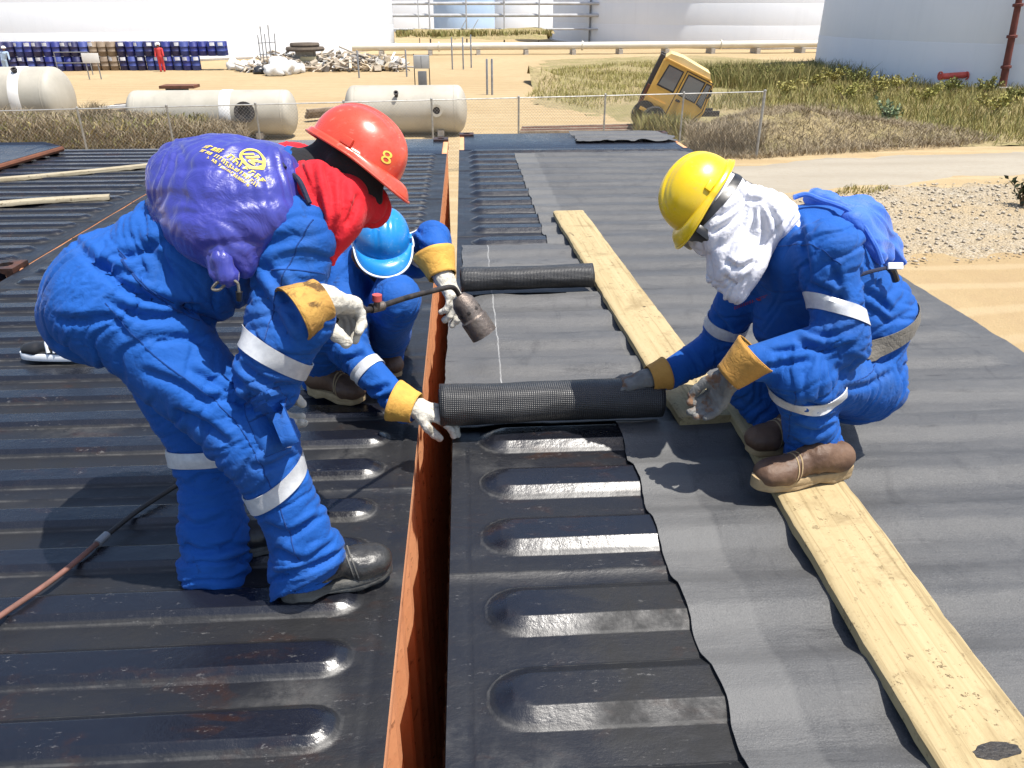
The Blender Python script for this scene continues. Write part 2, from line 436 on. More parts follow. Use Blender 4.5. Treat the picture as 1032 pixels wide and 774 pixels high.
def container(label, xl, xr, y0, y1, mats, pitch, nb, W, S, D, inset, seam, group, z=ZR, castings=True):
    roof_mat, wall_mat = mats
    root = empty('shipping_container', ((xl+xr)/2, (y0+y1)/2, 0)); tag(root, label, 'container', group)
    L = nb*pitch + .03; w = xr-xl; rail = .055
    me, _ = panel_mesh('roof_panel', w, L, nb, pitch, W, S, D, inset+rail)
    me.materials.append(roof_mat)
    y = seam
    while y-L > y0+.1: y -= L
    k = 0
    while y+L <= y1+.02:
        o = link('roof_panel', me, None, root); o.location = (xl, y, z)
        o.matrix_parent_inverse = parent_inv(root); y += L; k += 1
    ylast = y
    for x in (xl+rail/2, xr-rail/2):                                     # top side rails
        MB().box((x, (y0+y1)/2, z-.034), (rail-.002, y1-y0-.004, .062), bev=.004).build('top_rail', wall_mat, root, True)
    if ylast < y1-.01: MB().box(((xl+xr)/2, (ylast+y1)/2-.01, z-.02), (w-2*rail, y1-ylast+.02, .05), bev=.004).build('end_header', roof_mat, root, True)
    y = seam
    while y-L > y0+.1: y -= L
    if y > y0+.01: MB().box(((xl+xr)/2, (y+y0)/2+.005, z-.02), (w-2*rail, y-y0+.01, .05), bev=.004).build('end_header', roof_mat, root, True)
    for x, s in ((xl+.012, -1), (xr-.012, 1)):
        corrugated_wall(y0+.1, y1-.1, x, .16, z-.052, s).build('side_wall', wall_mat, root)
        MB().box((x-s*.03, (y0+y1)/2, .09), (.07, y1-y0-.02, .16)).build('bottom_rail', wall_mat, root)
    for yy, s in ((y0+.03, -1), (y1-.03, 1)):
        mb = MB(); n = 9; vs = []
        for i in range(n*4+1):
            vs.append((xl+.06+(w-.12)*i/(n*4), yy-(s*.03 if (i % 4) in (2, 3) else 0)))
        mb.add([(a, b, .16) for a, b in vs]+[(a, b, z-.05) for a, b in vs], [(i, i+1, len(vs)+i+1, len(vs)+i) for i in range(len(vs)-1)])
        mb.build('end_wall', wall_mat, root)
    if castings:
        for x in (xl+.085, xr-.085):
            for yy in (y0+.085, y1-.085):
                for zz in (z-.048, .06):
                    casting(x, yy, zz, root, x > (xl+xr)/2, yy > (y0+y1)/2)
                MB().box((x, yy, z/2), (.11, .11, z-.24)).build('corner_post', wall_mat, root)
    return root
def casting(x, y, z, root, px, py):
    """ISO corner fitting: bevelled hollow block with a slotted hole in its top and outer faces"""
    bm = bmesh.new(); bmesh.ops.create_cube(bm, size=1)
    for v in bm.verts: v.co = Vector((v.co.x*.168, v.co.y*.178, v.co.z*.118))
    for f in list(bm.faces):
        n = f.normal
        if n.z > .9 or (n.x*(1 if px else -1)) > .9 or (n.y*(1 if py else -1)) > .9:
            r = bmesh.ops.inset_individual(bm, faces=[f], thickness=.036)
            bmesh.ops.subdivide_edges(bm, edges=list(f.edges), cuts=1)
    for f in list(bm.faces):
        pass
    inner = [f for f in bm.faces if len(f.verts) == 8]
    for f in inner:
        c = f.calc_center_median()
        for v in f.verts:
            d = v.co-c; v.co = c + d*(.072/max(d.length, 1e-6)*.75+.25)*.62
    for f in inner:
        r = bmesh.ops.extrude_discrete_faces(bm, faces=[f]); nf = r['faces'][0]
        bmesh.ops.translate(bm, verts=nf.verts, vec=-nf.normal*.022)
    bmesh.ops.recalc_face_normals(bm, faces=bm.faces)
    me = bpy.data.meshes.new('corner_casting'); bm.to_mesh(me); bm.free()
    me.materials.append(M_CAST)
    o = link('corner_casting', me, None, root, False); o.location = (x, y, z+.012)
    o.matrix_parent_inverse = parent_inv(root)
XA, XB = -.202, -.075
PA = dict(pitch=.2, nb=5, W=.064, S=.030, D=.021, inset=.040)
PB = dict(pitch=.277, nb=4, W=.092, S=.046, D=.027, inset=.030)
def beads(y_seam, p):                                          # bead centre lines along the whole roof
    L = p['nb']*p['pitch']+.03
    return np.array([y_seam+k*L+L/2+(i-(p['nb']-1)/2)*p['pitch'] for k in range(-6, 14) for i in range(p['nb'])])
SEAM_A, SEAM_B = 1.055, 1.655
G_CON = 'containers with tarred roofs'
container('long container with tarred ribbed roof that the red-helmeted worker stands on', XA-2.44, XA, -2.95, 9.25, (M_BIT_L, M_SIDE), seam=SEAM_A, group=G_CON, **PA)
container('container whose right half is covered with grey membrane strips', XB, XB+2.50, -2.60, 9.60, (M_BIT_R, M_SIDE), seam=SEAM_B, group=G_CON, **PB)
container('short container with thin laths lying on its tarred roof', XA-2.455-2.44, XA-2.455, 4.45, 8.75, (M_BIT_L, M_SIDE), seam=4.6, group=G_CON, **PA)
container('short container with tarred roof beyond the lone black shoe', XA-2.455-2.44, XA-2.455, -1.75, 4.28, (M_BIT_L, M_RUST), seam=4.08, group=G_CON, **PA)

# ------------------------------------------------------------------ membrane strips
def mat_membrane(name, c1, c2, rough=.62, dust=.5, lap=False):
    t = NT(name); c = t.coord('pos'); cs = t.coord('pos', (.6, 3.2, 1))
    n1 = t.noise(cs, 1.6, 7, .65, .6); n2 = t.noise(c, 9, 7, .7); n3 = t.noise(c, 240, 3, .7); st = t.noise(t.coord('pos', (1.2, 14, 1)), 2.2, 5, .65)
    col = t.mix(t.ramp(n1, [(.35, 0.), (.65, 1.)]), c1, c2)
    col = t.mix(t.ramp(n2, [(.48, 0.), (.72, dust)]), col, (.095, .094, .092))
    col = t.mix(t.ramp(st, [(.60, 0.), (.72, .55*dust)]), col, (.15, .148, .145))
    col = t.mix(t.ramp(t.noise(cs, 4.5, 6, .7, 1.), [(.58, 0.), (.70, .7)]), col, (.018, .018, .020))
    col = t.mix(t.math('MULTIPLY', t.ramp(n3, [(.45, 0.), (.75, 1.)]), .55), col, (.14, .14, .138)); col = t.mix(t.ramp(t.noise(c, 95, 4, .8), [(.66, 0.), (.72, .7)]), col, (.24, .235, .225))
    col = t.mix(t.ramp(t.noise(t.coord('pos', (1, .35, 1)), 7.5, 6, .75, 1.2), [(.56, 0.), (.72, .55)]), col, (.028, .028, .030))
    if lap == 2:                                                 # pale selvedge along the strip's left edge
        sp = t.n('ShaderNodeSeparateXYZ'); t.l(c, sp.inputs[0]); sv = t.ramp(t.math('ADD', sp.outputs['X'], t.math('MULTIPLY', n2, .02)), [(.70, 1.), (.715, 0.)])
        col = t.mix(t.math('MULTIPLY', sv, t.ramp(n1, [(.3, .25), (.6, .60)])), col, (.135, .134, .130))
    if lap == 1:
        sp = t.n('ShaderNodeSeparateXYZ'); t.l(c, sp.inputs[0]); ln = t.math('ABSOLUTE', t.math('SUBTRACT', t.math('ADD', sp.outputs['X'], t.math('MULTIPLY', n1, .03)), .135))
        col = t.mix(t.math('MULTIPLY', t.ramp(ln, [(.0015, 1.), (.003, 0.)]), t.ramp(n2, [(.35, .2), (.6, .9)])), col, (.45, .45, .44))
    nb = t.bump(n3, .6, .003); nb = t.bump(n2, .45, .014, nb); nb = t.bump(st, .25, .012, nb)
    return t.set(Base_Color=col, Roughness=t.ramp(n1, [(.3, rough-.14), (.7, rough+.1)]), Specular_IOR_Level=.45, Normal=nb)
M_MEM = mat_membrane('membrane', (.056, .0565, .0575), (.083, .083, .083), .58, lap=2)
M_MEM2 = mat_membrane('membrane_dusty', (.070, .070, .071), (.102, .101, .100), .58, .8, 1)
YB = beads(SEAM_B, PB)
def roofB(x, y, soft=.0, amp=1.0):
    """height of the right-hand roof; soft widens the waves, as under a laid sheet"""
    z = np.zeros(np.broadcast(x, y).shape)
    for c in YB: z = np.maximum(z, bead_h(x, y, XB+.055+.03+.10, XB+2.5-.055-.03-.10, c, PB['W']+soft, PB['S']+soft*1.6, PB['D']))
    return z*amp
def sheet(name, x0, x1, y0, y1, lift, mat, seed, amp=1.0, soft=.012, th=.003, dx=.04, dy=.014, edge=.012, parent=None, skew=0.0, curl=.003):
    nx, ny = int((x1-x0)/dx)+2, int((y1-y0)/dy)+2
    U, Vv = np.meshgrid(np.linspace(0, 1, nx), np.linspace(0, 1, ny), indexing='ij')
    Y = y0+(y1-y0)*Vv
    P0 = np.stack([np.zeros(Y.size), Y.ravel()*4.6, np.full(Y.size, seed)], 1)
    eL = edge*fbm(P0, 4).reshape(Y.shape)*(1-U); eR = edge*fbm(P0+50, 4).reshape(Y.shape)*U
    X = x0+(x1-x0)*U + eL + eR + skew*(Y-y0)
    Y = Y + edge*1.5*fbm(np.stack([X.ravel()*4, np.zeros(X.size), np.full(X.size, seed+8.)], 1), 3).reshape(Y.shape)*np.where(Vv > .5, Vv, 1-Vv)
    Pn = np.stack([X.ravel(), Y.ravel(), np.full(X.size, 4.)], 1)
    Z = ZR + roofB(X, Y, soft, amp) + lift + .004*(1+fbm(Pn*np.array([1.6, 7, 1]), 3).reshape(X.shape)) + .003*fbm(Pn*9, 2).reshape(X.shape)
    Z += curl*np.exp(-(U*(x1-x0)/.03)**2)*np.clip(fbm(Pn*6, 2).reshape(X.shape), 0, 1)        # edge curls up here and there
    top = np.stack([X.ravel(), Y.ravel(), Z.ravel()], 1); bot = top-np.array([0, 0, th]); N = len(top)
    i, j = np.meshgrid(np.arange(nx-1), np.arange(ny-1), indexing='ij'); k = (i*ny+j).ravel()
    q = [np.stack([k, k+ny, k+ny+1, k+1], 1), np.stack([k, k+1, k+ny+1, k+ny], 1)+N]
    e = np.concatenate([np.arange(ny), np.arange(1, nx)*ny+ny-1, (nx-1)*ny+np.arange(ny-2, -1, -1), np.arange(nx-2, 0, -1)*ny]); e2 = np.roll(e, -1)
    q.append(np.stack([e, e2, e2+N, e+N], 1))
    me = mesh_np(name, np.concatenate([top, bot]), np.concatenate(q))
    o = link(name, me, mat, parent)
    try: me.set_sharp_from_angle(angle=math.radians(50))
    except Exception: pass
    return o
G_MEM = 'membrane strips laid on the roof'
tag(sheet('membrane_strip', .555, 1.56, -2.5, 8.05, .0068, M_MEM, 1, skew=-.006), 'long grey membrane strip under the two yellow planks', 'membrane', G_MEM)
tag(sheet('membrane_strip', 1.46, 2.47, -2.5, 8.2, .004, M_MEM, 2, edge=.004, th=.003, curl=0), 'long grey membrane strip along the roof edge by the sandy ground', 'membrane', G_MEM)
tag(sheet('membrane_strip', 1.25, 2.42, 8.85, 9.5, .012, M_MEM2, 3, edge=.05), 'crumpled membrane offcut at the far end of the roof', 'membrane', G_MEM)

def mat_roll():
    t = NT('membrane_roll'); u = t.coord('uv')
    mp = t.n('ShaderNodeMapping'); mp.inputs['Scale'].default_value = (1, 1, 1); t.l(u, mp.inputs[0])
    w1 = t.n('ShaderNodeTexWave', wave_type='BANDS', bands_direction='X'); w1.inputs['Scale'].default_value = 42
    w2 = t.n('ShaderNodeTexWave', wave_type='BANDS', bands_direction='Y'); w2.inputs['Scale'].default_value = 42
    for w in (w1, w2):
        w.inputs['Distortion'].default_value = .5; w.inputs['Detail'].default_value = 2; t.l(mp.outputs[0], w.inputs['Vector'])
    h = t.math('MULTIPLY', w1.outputs[1], w2.outputs[1]); c = t.coord('pos')
    n = t.noise(c, 7, 6, .7); n3 = t.noise(c, 120, 3, .6)
    col = t.mix(t.ramp(n, [(.4, 0.), (.7, 1.)]), (.012, .012, .0125), (.026, .026, .027))
    col = t.mix(t.math('MULTIPLY', h, .55), col, (.055, .055, .055))
    return t.set(Base_Color=col, Roughness=t.ramp(n3, [(.3, .30), (.7, .46)]), Specular_IOR_Level=.6, Normal=t.bump(h, .55, .004))
M_ROLL = mat_roll()
def roll(label, x0, x1, y, R, back, seed, ang=0.0):
    """a roll of membrane with wound layers at its ends; 'back' metres of sheet already lie unrolled behind it"""
    root = empty('membrane_roll', ((x0+x1)/2, y, ZR)); tag(root, label, 'membrane roll', 'membrane rolls')
    zb = ZR+PB['D']+.012; ca = math.cos(ang); sa = math.sin(ang)
    na, nx = 220, 40; turns = 4.6; gap = .0062
    th = np.linspace(0, turns*2*math.pi, na); r = R-gap*(turns*2*math.pi-th)/(2*math.pi)
    U, T = np.meshgrid(np.linspace(0, 1, nx), th, indexing='ij'); Rr = np.broadcast_to(r, U.shape)
    P0 = np.stack([U.ravel()*5, np.cos(T.ravel())*1.2, np.sin(T.ravel())*1.2+seed], 1)
    Rr = Rr + .0035*fbm(P0, 3).reshape(U.shape) - .004*np.sin(U*math.pi)
    tele = .010*fbm(np.stack([T.ravel()*.22, np.zeros(T.size), np.full(T.size, seed)], 1), 2).reshape(U.shape)
    Xl = x0+(x1-x0)*U + tele
    ph = T-turns*2*math.pi-math.pi/2                              # outer end meets the roof underneath
    Yl = -Rr*np.cos(ph)*1.03; Zl = Rr*np.sin(ph)
    cx = (x0+x1)/2
    X = cx+(Xl-cx)*ca-Yl*sa; Y = y+(Xl-cx)*sa+Yl*ca; Z = zb+R*.97+Zl*.97
    top = np.stack([X.ravel(), Y.ravel(), Z.ravel()], 1)
    i, j = np.meshgrid(np.arange(nx-1), np.arange(na-1), indexing='ij'); k = (i*na+j).ravel()
    q = np.stack([k, k+na, k+na+1, k+1], 1)
    me = mesh_np('roll', top, q); uv = me.uv_layers.new(name='UVMap')
    li = np.empty(len(me.loops), np.int32); me.loops.foreach_get('vertex_index', li)
    uvv = np.stack([(Xl.ravel()), (T*R).ravel()], 1)[li]; uv.data.foreach_set('uv', uvv.astype(np.float32).ravel())
    o = link('roll', me, M_ROLL, root)
    md = o.modifiers.new('s', 'SOLIDIFY'); md.thickness = .0042; md.offset = -1
    if back:
        sheet('unrolled_sheet', x0+.005, x1-.005, y+R*.1 if back > 0 else y+back, y+back if back > 0 else y-R*.1, .010, M_MEM2, seed+5, amp=.95, parent=root, edge=.010)
    return root
Y1, Y2 = 2.43, 3.86
roll('thick roll of black membrane gripped by two workers', -.115, .685, Y1, .082, 1.36, 11, .035)
roll('thinner roll of black membrane between the torch cup and the plank', -.045, .655, Y2, .070, .95, 23, .05)

# ------------------------------------------------------------------ planks
def mat_wood(name, c1, c2, dirt):
    t = NT(name); o = t.coord('obj', (14, .40, 14)); c = t.coord('obj')
    g = t.noise(o, 3.0, 7, .62, 1.2); n = t.noise(c, 5, 7, .7); n3 = t.noise(c, 60, 5, .75)
    col = t.mix(t.ramp(g, [(.3, 0.), (.7, 1.)]), c1, c2)
    col = t.mix(t.ramp(g, [(.54, 0.), (.64, .55)]), col, tuple(x*.60 for x in c2))
    col = t.mix(t.ramp(n3, [(.61, 0.), (.70, dirt)]), col, (.20, .14, .07))
    v = t.n('ShaderNodeTexVoronoi'); v.inputs['Scale'].default_value = 7.5; t.l(c, v.inputs['Vector'])
    sp = t.math('MULTIPLY', t.ramp(v.outputs['Distance'], [(.05, 1.), (.075, 0.)]), t.ramp(n, [(.50, 0.), (.58, 1.)]))
    col = t.mix(sp, col, (.03, .02, .015)); col = t.mix(t.math('MULTIPLY', t.ramp(t.noise(c, 34, 4, .8), [(.585, 0.), (.635, .9)]), t.ramp(t.noise(c, 3.4, 5, .7), [(.42, .15), (.60, 1.)])), col, (.10, .07, .035))
    col = t.mix(t.ramp(t.noise(c, 2.3, 6, .75, .6), [(.52, 0.), (.64, .75*dirt)]), col, (.19, .135, .065)); col = t.mix(t.ramp(t.noise(t.coord('obj', (3, 1, 3)), 3.1, 7, .8, .4), [(.64, 0.), (.68, .9)]), col, (.035, .028, .022))
    h = t.math('ADD', t.math('MULTIPLY', g, .6), t.math('MULTIPLY', n3, .4))
    return t.set(Base_Color=col, Roughness=.82, Specular_IOR_Level=.25, Normal=t.bump(h, .45, .006))
M_WOOD = mat_wood('pine_plank', (.43, .345, .195), (.35, .265, .135), .75)
M_WOOD2 = mat_wood('pale_lath', (.40, .35, .25), (.33, .28, .19), .4)
def plank(name, a, b, w, th, mat, z, seed, tilt=0.0):
    """worn plank from a to b (world xy), rough edges, on top of height z"""
    a = np.asarray(a, float)[:2]; b = np.asarray(b, float)[:2]; d = b-a; L = np.hypot(*d); ny = max(int(L/.04), 4)
    cs = [(-.5, 0), (-.5, .80), (-.47, .96), (-.40, 1), (-.2, 1), (0, 1), (.2, 1), (.40, 1), (.47, .96), (.5, .80), (.5, 0)]
    vs = []; m = len(cs)
    for i in range(ny):
        v = i/(ny-1)
        for k, (x, zz) in enumerate(cs):
            e = pnoise(np.array([[v*L*3.1+seed, math.copysign(5, x), seed]]))[0]; e2 = pnoise(np.array([[v*L*14+seed, math.copysign(9, x), seed]]))[0]
            wx = x*w*(1+ (.05*e+.030*e2)*(abs(x) > .3))
            tz = zz*th*(1+(.16*e2 if abs(x) > .45 else .03*e2)) - (.010*max(e2, 0) if abs(x) > .45 else 0)
            vs.append((wx, v*L-L/2+(.006*pnoise(np.array([[x*7, v*3+seed, 1.]]))[0] if i in (0, ny-1) else 0), tz+.006*math.sin(v*5+seed)))
    fs = [(i*m+k, (i+1)*m+k, (i+1)*m+k+1, i*m+k+1) for i in range(ny-1) for k in range(m-1)]
    fs += [(i*m+m-1, (i+1)*m+m-1, (i+1)*m, i*m) for i in range(ny-1)]
    fs += [tuple(reversed(range(m)))[::-1], tuple((ny-1)*m+k for k in range(m))[::-1]]
    me = bpy.data.meshes.new(name); me.from_pydata(vs, [], fs); me.update()
    bm = bmesh.new(); bm.from_mesh(me); bmesh.ops.recalc_face_normals(bm, faces=bm.faces); bm.to_mesh(me); bm.free()
    o = link(name, me, mat)
    try: me.set_sharp_from_angle(angle=math.radians(35))
    except Exception: pass
    o.location = ((a[0]+b[0])/2, (a[1]+b[1])/2, z); o.rotation_euler = (tilt, 0, math.atan2(d[1], d[0])-math.pi/2)
    return o
ZB = ZR+PB['D']+.016
BT = .034
def bmid(p1, p2, h): return (on_roof(*p1, h)+on_roof(*p2, h))/2
hb = ZB-ZR+BT
fa, fb = bmid((558, 214), (587, 210), hb), bmid((689, 419), (744, 416), hb)
tag(plank('wooden_plank', fb, fa, .225, BT, M_WOOD, ZB-.006, 3.1), 'yellow wooden plank whose near end stops beside the thick black roll', 'plank', 'planks on the roof')
na_, nb_ = bmid((731, 407), (792, 403), hb), bmid((955, 774), (1072, 774), hb)
ext = na_+(nb_-na_)*1.55
PL2 = plank('wooden_plank', ext, na_, .235, BT, M_WOOD, ZB-.002, 8.7)
tag(PL2, 'yellow wooden plank the crouching yellow-helmeted worker stands on', 'plank', 'planks on the roof')
tc = on_roof(1006, 754, hb); ts = []; Mp = Matrix.Translation(PL2.location) @ PL2.rotation_euler.to_matrix().to_4x4(); pbv = BVHTree.FromPolygons([Mp @ v_.co for v_ in PL2.data.vertices], [tuple(p_.vertices) for p_ in PL2.data.polygons])
for k in range(28):
    an = 2*math.pi*k/28; rr_ = 1+.22*pnoise(np.array([[math.cos(an)*2.1, math.sin(an)*2.1, 3.3]]))[0]+.12*random.random()
    tx, ty = tc[0]+.048*rr_*math.cos(an), tc[1]+.018*rr_*math.sin(an)+.004*math.cos(an); ht = pbv.ray_cast(Vector((tx, ty, ZR+.5)), Vector((0, 0, -1)), 1.0)
    ts.append((tx, ty, (ht[0].z if ht[0] is not None else ZB+BT)+.0009))
ts2 = [(x, y, z-.004) for x, y, z in ts]
MB().add(ts+ts2, [tuple(range(28))]+[(k, 28+k, 28+(k+1) % 28, (k+1) % 28) for k in range(28)]).build('tar_mark', basic('tar', (.012, .010, .009), (.03, .024, .018), 60, .55, 0, .4, 90), PL2)
for (p, q, w, lab, s) in (((-90, 187), (172, 163), .085, 'thin pale lath crossing the tarred roof, the farther of two', 2.), ((-60, 208), (110, 196), .10, 'short pale lath with dark edges on the tarred roof, the nearer of two', 5.)):
    tag(plank('wooden_lath', on_roof(*p, .05), on_roof(*q, .05), w, .028, M_WOOD2, ZR+.022, s), lab, 'lath', 'laths on the far roof')
# ------------------------------------------------------------------ implicit surfaces for bodies, cloth and gloves
def surface_nets(V, lo, h):
    S = V < 0; nx, ny, nz = V.shape
    cnt = np.zeros((nx-1, ny-1, nz-1), np.int8)
    sl = [slice(0, -1), slice(1, None)]
    for a in (0, 1):
        for b in (0, 1):
            for c in (0, 1): cnt += S[sl[a], sl[b], sl[c]]
    mask = (cnt > 0) & (cnt < 8)
    ids = np.full(mask.shape, -1, np.int64); I = np.argwhere(mask); ids[mask] = np.arange(len(I))
    acc = np.zeros((len(I), 3)); num = np.zeros(len(I))
    cor = [(a, b, c) for a in (0, 1) for b in (0, 1) for c in (0, 1)]
    val = {c: V[I[:, 0]+c[0], I[:, 1]+c[1], I[:, 2]+c[2]] for c in cor}
    for c in cor:
        for ax in range(3):
            if c[ax]: continue
            d = list(c); d[ax] = 1; d = tuple(d)
            v0, v1 = val[c], val[d]; x = (v0 < 0) != (v1 < 0)
            t = np.where(x, v0/(v0-v1+1e-12), 0)
            p = np.repeat(np.array([c], float), len(I), 0); p[:, ax] += t
            acc[x] += p[x]; num[x] += 1
    verts = (I+acc/np.maximum(num, 1)[:, None])*h+lo
    quads = []
    for ax in range(3):
        s0 = [slice(None)]*3; s1 = [slice(None)]*3; s0[ax] = slice(0, -1); s1[ax] = slice(1, None)
        A, B = S[tuple(s0)], S[tuple(s1)]
        o1, o2 = [(1, 2), (2, 0), (0, 1)][ax]
        E = np.argwhere(A != B); ok = (E[:, o1] > 0) & (E[:, o2] > 0) & (E[:, o1] < V.shape[o1]-1) & (E[:, o2] < V.shape[o2]-1); E = E[ok]
        def cell(d1, d2):
            F = E.copy(); F[:, o1] -= d1; F[:, o2] -= d2; return ids[F[:, 0], F[:, 1], F[:, 2]]
        q = np.stack([cell(1, 1), cell(0, 1), cell(0, 0), cell(1, 0)], 1)
        flip = ~A[E[:, 0], E[:, 1], E[:, 2]]
        q[flip] = q[flip][:, ::-1]; quads.append(q)
    return verts, np.concatenate(quads)
def cone(a, b, ra, rb, k=.03, flat=None): return dict(t='c', a=np.asarray(a, float), b=np.asarray(b, float), ra=ra, rb=rb, k=k, flat=flat)
def ell(c, r, M=None, k=.03): return dict(t='e', a=np.asarray(c, float), r=np.asarray(r, float), M=np.eye(3) if M is None else np.asarray(M, float), k=k)
def half(c, n, R): return dict(t='h', a=np.asarray(c, float), n=unit(n), r=np.array([R]), k=.001, sub=True)
def cut(p): p['sub'] = True; return p
def pdist(p, Q):
    if p['t'] == 'c':
        ab = p['b']-p['a']; L = ab@ab+1e-12
        w = Q-p['a']; t = np.clip((w@ab)/L, 0, 1)
        d = w-t[..., None]*ab
        if p['flat'] is not None:                                   # squash: (axis, factor) makes the section an ellipse
            ax, f = p['flat']; ax = unit(ax); s = d@ax; d = d+(s*(1/f-1))[..., None]*ax
        return np.sqrt((d*d).sum(-1))-(p['ra']+t*(p['rb']-p['ra']))
    if p['t'] == 'h':
        w = Q-p['a']; return np.maximum(-(w@p['n']), np.sqrt((w*w).sum(-1))-p['r'][0])
    w = (Q-p['a'])@p['M']                                           # columns of M are the axes
    q = w/p['r']; n = np.sqrt((q*q).sum(-1)); return (n-1)*p['r'].min()
def sdf_mesh(prims, h, pad=.03):
    los, his = [], []
    for p in prims:
        if p.get('sub'): continue
        if p['t'] == 'c': R = max(p['ra'], p['rb'])*(max(1, p['flat'][1]) if p['flat'] is not None else 1); los.append(np.minimum(p['a'], p['b'])-R); his.append(np.maximum(p['a'], p['b'])+R)
        else: R = p['r'].max(); los.append(p['a']-R); his.append(p['a']+R)
    lo = np.min(los, 0)-pad; hi = np.max(his, 0)+pad
    n = np.ceil((hi-lo)/h).astype(int)+1; V = np.full(n, .2, np.float32)
    for p in prims:
        if p['t'] == 'c': R = max(p['ra'], p['rb'])*(max(1, p['flat'][1]) if p['flat'] is not None else 1); a, b = np.minimum(p['a'], p['b'])-R, np.maximum(p['a'], p['b'])+R
        else: a, b = p['a']-p['r'].max(), p['a']+p['r'].max()
        m = p['k']+3*h
        i0 = np.clip(((a-m-lo)/h).astype(int), 0, n-1); i1 = np.clip(((b+m-lo)/h).astype(int)+2, 1, n)
        g = [lo[x]+h*np.arange(i0[x], i1[x]) for x in range(3)]
        Q = np.stack(np.meshgrid(*g, indexing='ij'), -1); d = pdist(p, Q).astype(np.float32)
        s = tuple(slice(i0[x], i1[x]) for x in range(3)); o = V[s]; k = p['k']
        if p.get('sub'):
            V[s] = np.maximum(o, -d)
        else:
            hh = np.maximum(k-np.abs(o-d), 0)/k; V[s] = np.minimum(o, d)-hh*hh*k*.25
    return surface_nets(V, lo, h)
def vnormals(v, q):
    n = np.cross(v[q[:, 2]]-v[q[:, 0]], v[q[:, 3]]-v[q[:, 1]]); N = np.zeros_like(v)
    for i in range(4):
        for c in range(3): N[:, c] += np.bincount(q[:, i], n[:, c], len(v))
    return N/np.maximum(np.linalg.norm(N, axis=1), 1e-12)[:, None]
def relax(v, q, it=2, f=.5):
    e = np.concatenate([q[:, [0, 1]], q[:, [1, 2]], q[:, [2, 3]], q[:, [3, 0]]]); deg = np.bincount(e[:, 0], minlength=len(v))+np.bincount(e[:, 1], minlength=len(v))
    for _ in range(it):
        s = np.zeros_like(v)
        for c in range(3): s[:, c] = np.bincount(e[:, 0], v[e[:, 1], c], len(v))+np.bincount(e[:, 1], v[e[:, 0], c], len(v))
        v = v*(1-f)+f*s/np.maximum(deg, 1)[:, None]
    return v
def folds(v, q, bones, seed, gain=1.0):
    """cloth creases: each bone (a,b,r,ampA,ampB,mid,freq,twist) creases round its limb, more near its ends"""
    N = vnormals(v, q); W = np.zeros(len(v)); D = np.zeros(len(v))
    for i, (a, b, r, aA, aB, mid, fr, tw) in enumerate(bones):
        a, b = np.asarray(a, float), np.asarray(b, float); ab = b-a; L = np.linalg.norm(ab); z = ab/L
        w = v-a; u = w@z; t = np.clip(u/L, 0, 1); per = w-u[:, None]*z; dist = np.linalg.norm(w-(t*L)[:, None]*z, axis=1)
        wt = np.exp(-np.maximum(dist-r*.9, 0)**2/(.035**2))+1e-9
        x = unit(np.cross(z, [0.31, .52, .8])); y = np.cross(z, x)
        px, py = per@x, per@y
        uu = u + tw*px + .012*pnoise(np.stack([px*9, py*9, u*9+seed+i], 1))*3
        P1 = np.stack([uu*fr*.72, px*3.6+i*3.7, py*3.6+seed], 1)
        P2 = np.stack([(u-tw*1.4*py)*fr*.50, px*5+9.1+i, py*5+seed*1.7], 1)
        n1, n2 = pnoise(P1), pnoise(P2); brk = np.clip(.55+.9*pnoise(np.stack([u*7+i, px*8, py*8+seed], 1)), 0, 1.2)
        f = .30*n2+.22*n1+.25-(.62*np.exp(-(n1/.20)**2)+.62*np.exp(-(n2/.17)**2)*brk)*brk
        amp = mid+aA*np.exp(-(t*L/.10)**2)+aB*np.exp(-((1-t)*L/.10)**2)
        D += wt*f*amp; W += wt
    D = D/W*gain*1.75
    D += .004*fbm(v*6+seed, 2)
    return v+N*D[:, None]
def bone_field(P, bones):
    """for points P: local limb direction and how slack the cloth is there"""
    W = np.full(len(P), 1e-9); Zd = np.zeros((len(P), 3, 3)); S = np.zeros(len(P))
    for (a, b, r, aA, aB, mid, fr, tw) in bones:
        a, b = np.asarray(a, float), np.asarray(b, float); ab = b-a; L = np.linalg.norm(ab); z = ab/L
        w = P-a; t = np.clip((w@z)/L, 0, 1); dist = np.linalg.norm(w-(t*L)[:, None]*z, axis=1)
        wt = np.exp(-np.maximum(dist-r*.9, 0)**2/(.04**2)); W += wt
        Zd += wt[:, None, None]*np.outer(z, z); S += wt*(mid+aA*np.exp(-(t*L/.12)**2)+aB*np.exp(-((1-t)*L/.12)**2))
    return Zd/W[:, None, None], S/W
def collide(x, inner, eps=.004):
    best = np.full(len(x), 1e9); N = np.zeros_like(x)
    for p in inner:
        if p.get('sub'): continue
        if p['t'] == 'c':
            ab = p['b']-p['a']; w = x-p['a']; t = np.clip((w@ab)/(ab@ab+1e-12), 0, 1); d = w-t[:, None]*ab
            if p['flat'] is not None: ax, f = p['flat']; ax = unit(ax); d = d+((d@ax)*(1/f-1))[:, None]*ax
            l = np.sqrt((d*d).sum(1))+1e-9; dd = l-(p['ra']+t*(p['rb']-p['ra'])); g = d/l[:, None]
        else:
            w = (x-p['a'])@p['M']; u = w/p['r']; l = np.sqrt((u*u).sum(1))+1e-9; dd = (l-1)*p['r'].min(); g = (u/p['r'])@p['M'].T; g = g/(np.linalg.norm(g, axis=1)[:, None]+1e-9)
        m = dd < best; best[m] = dd[m]; N[m] = g[m]
    h = best < eps; x[h] += N[h]*(eps-best[h])[:, None]
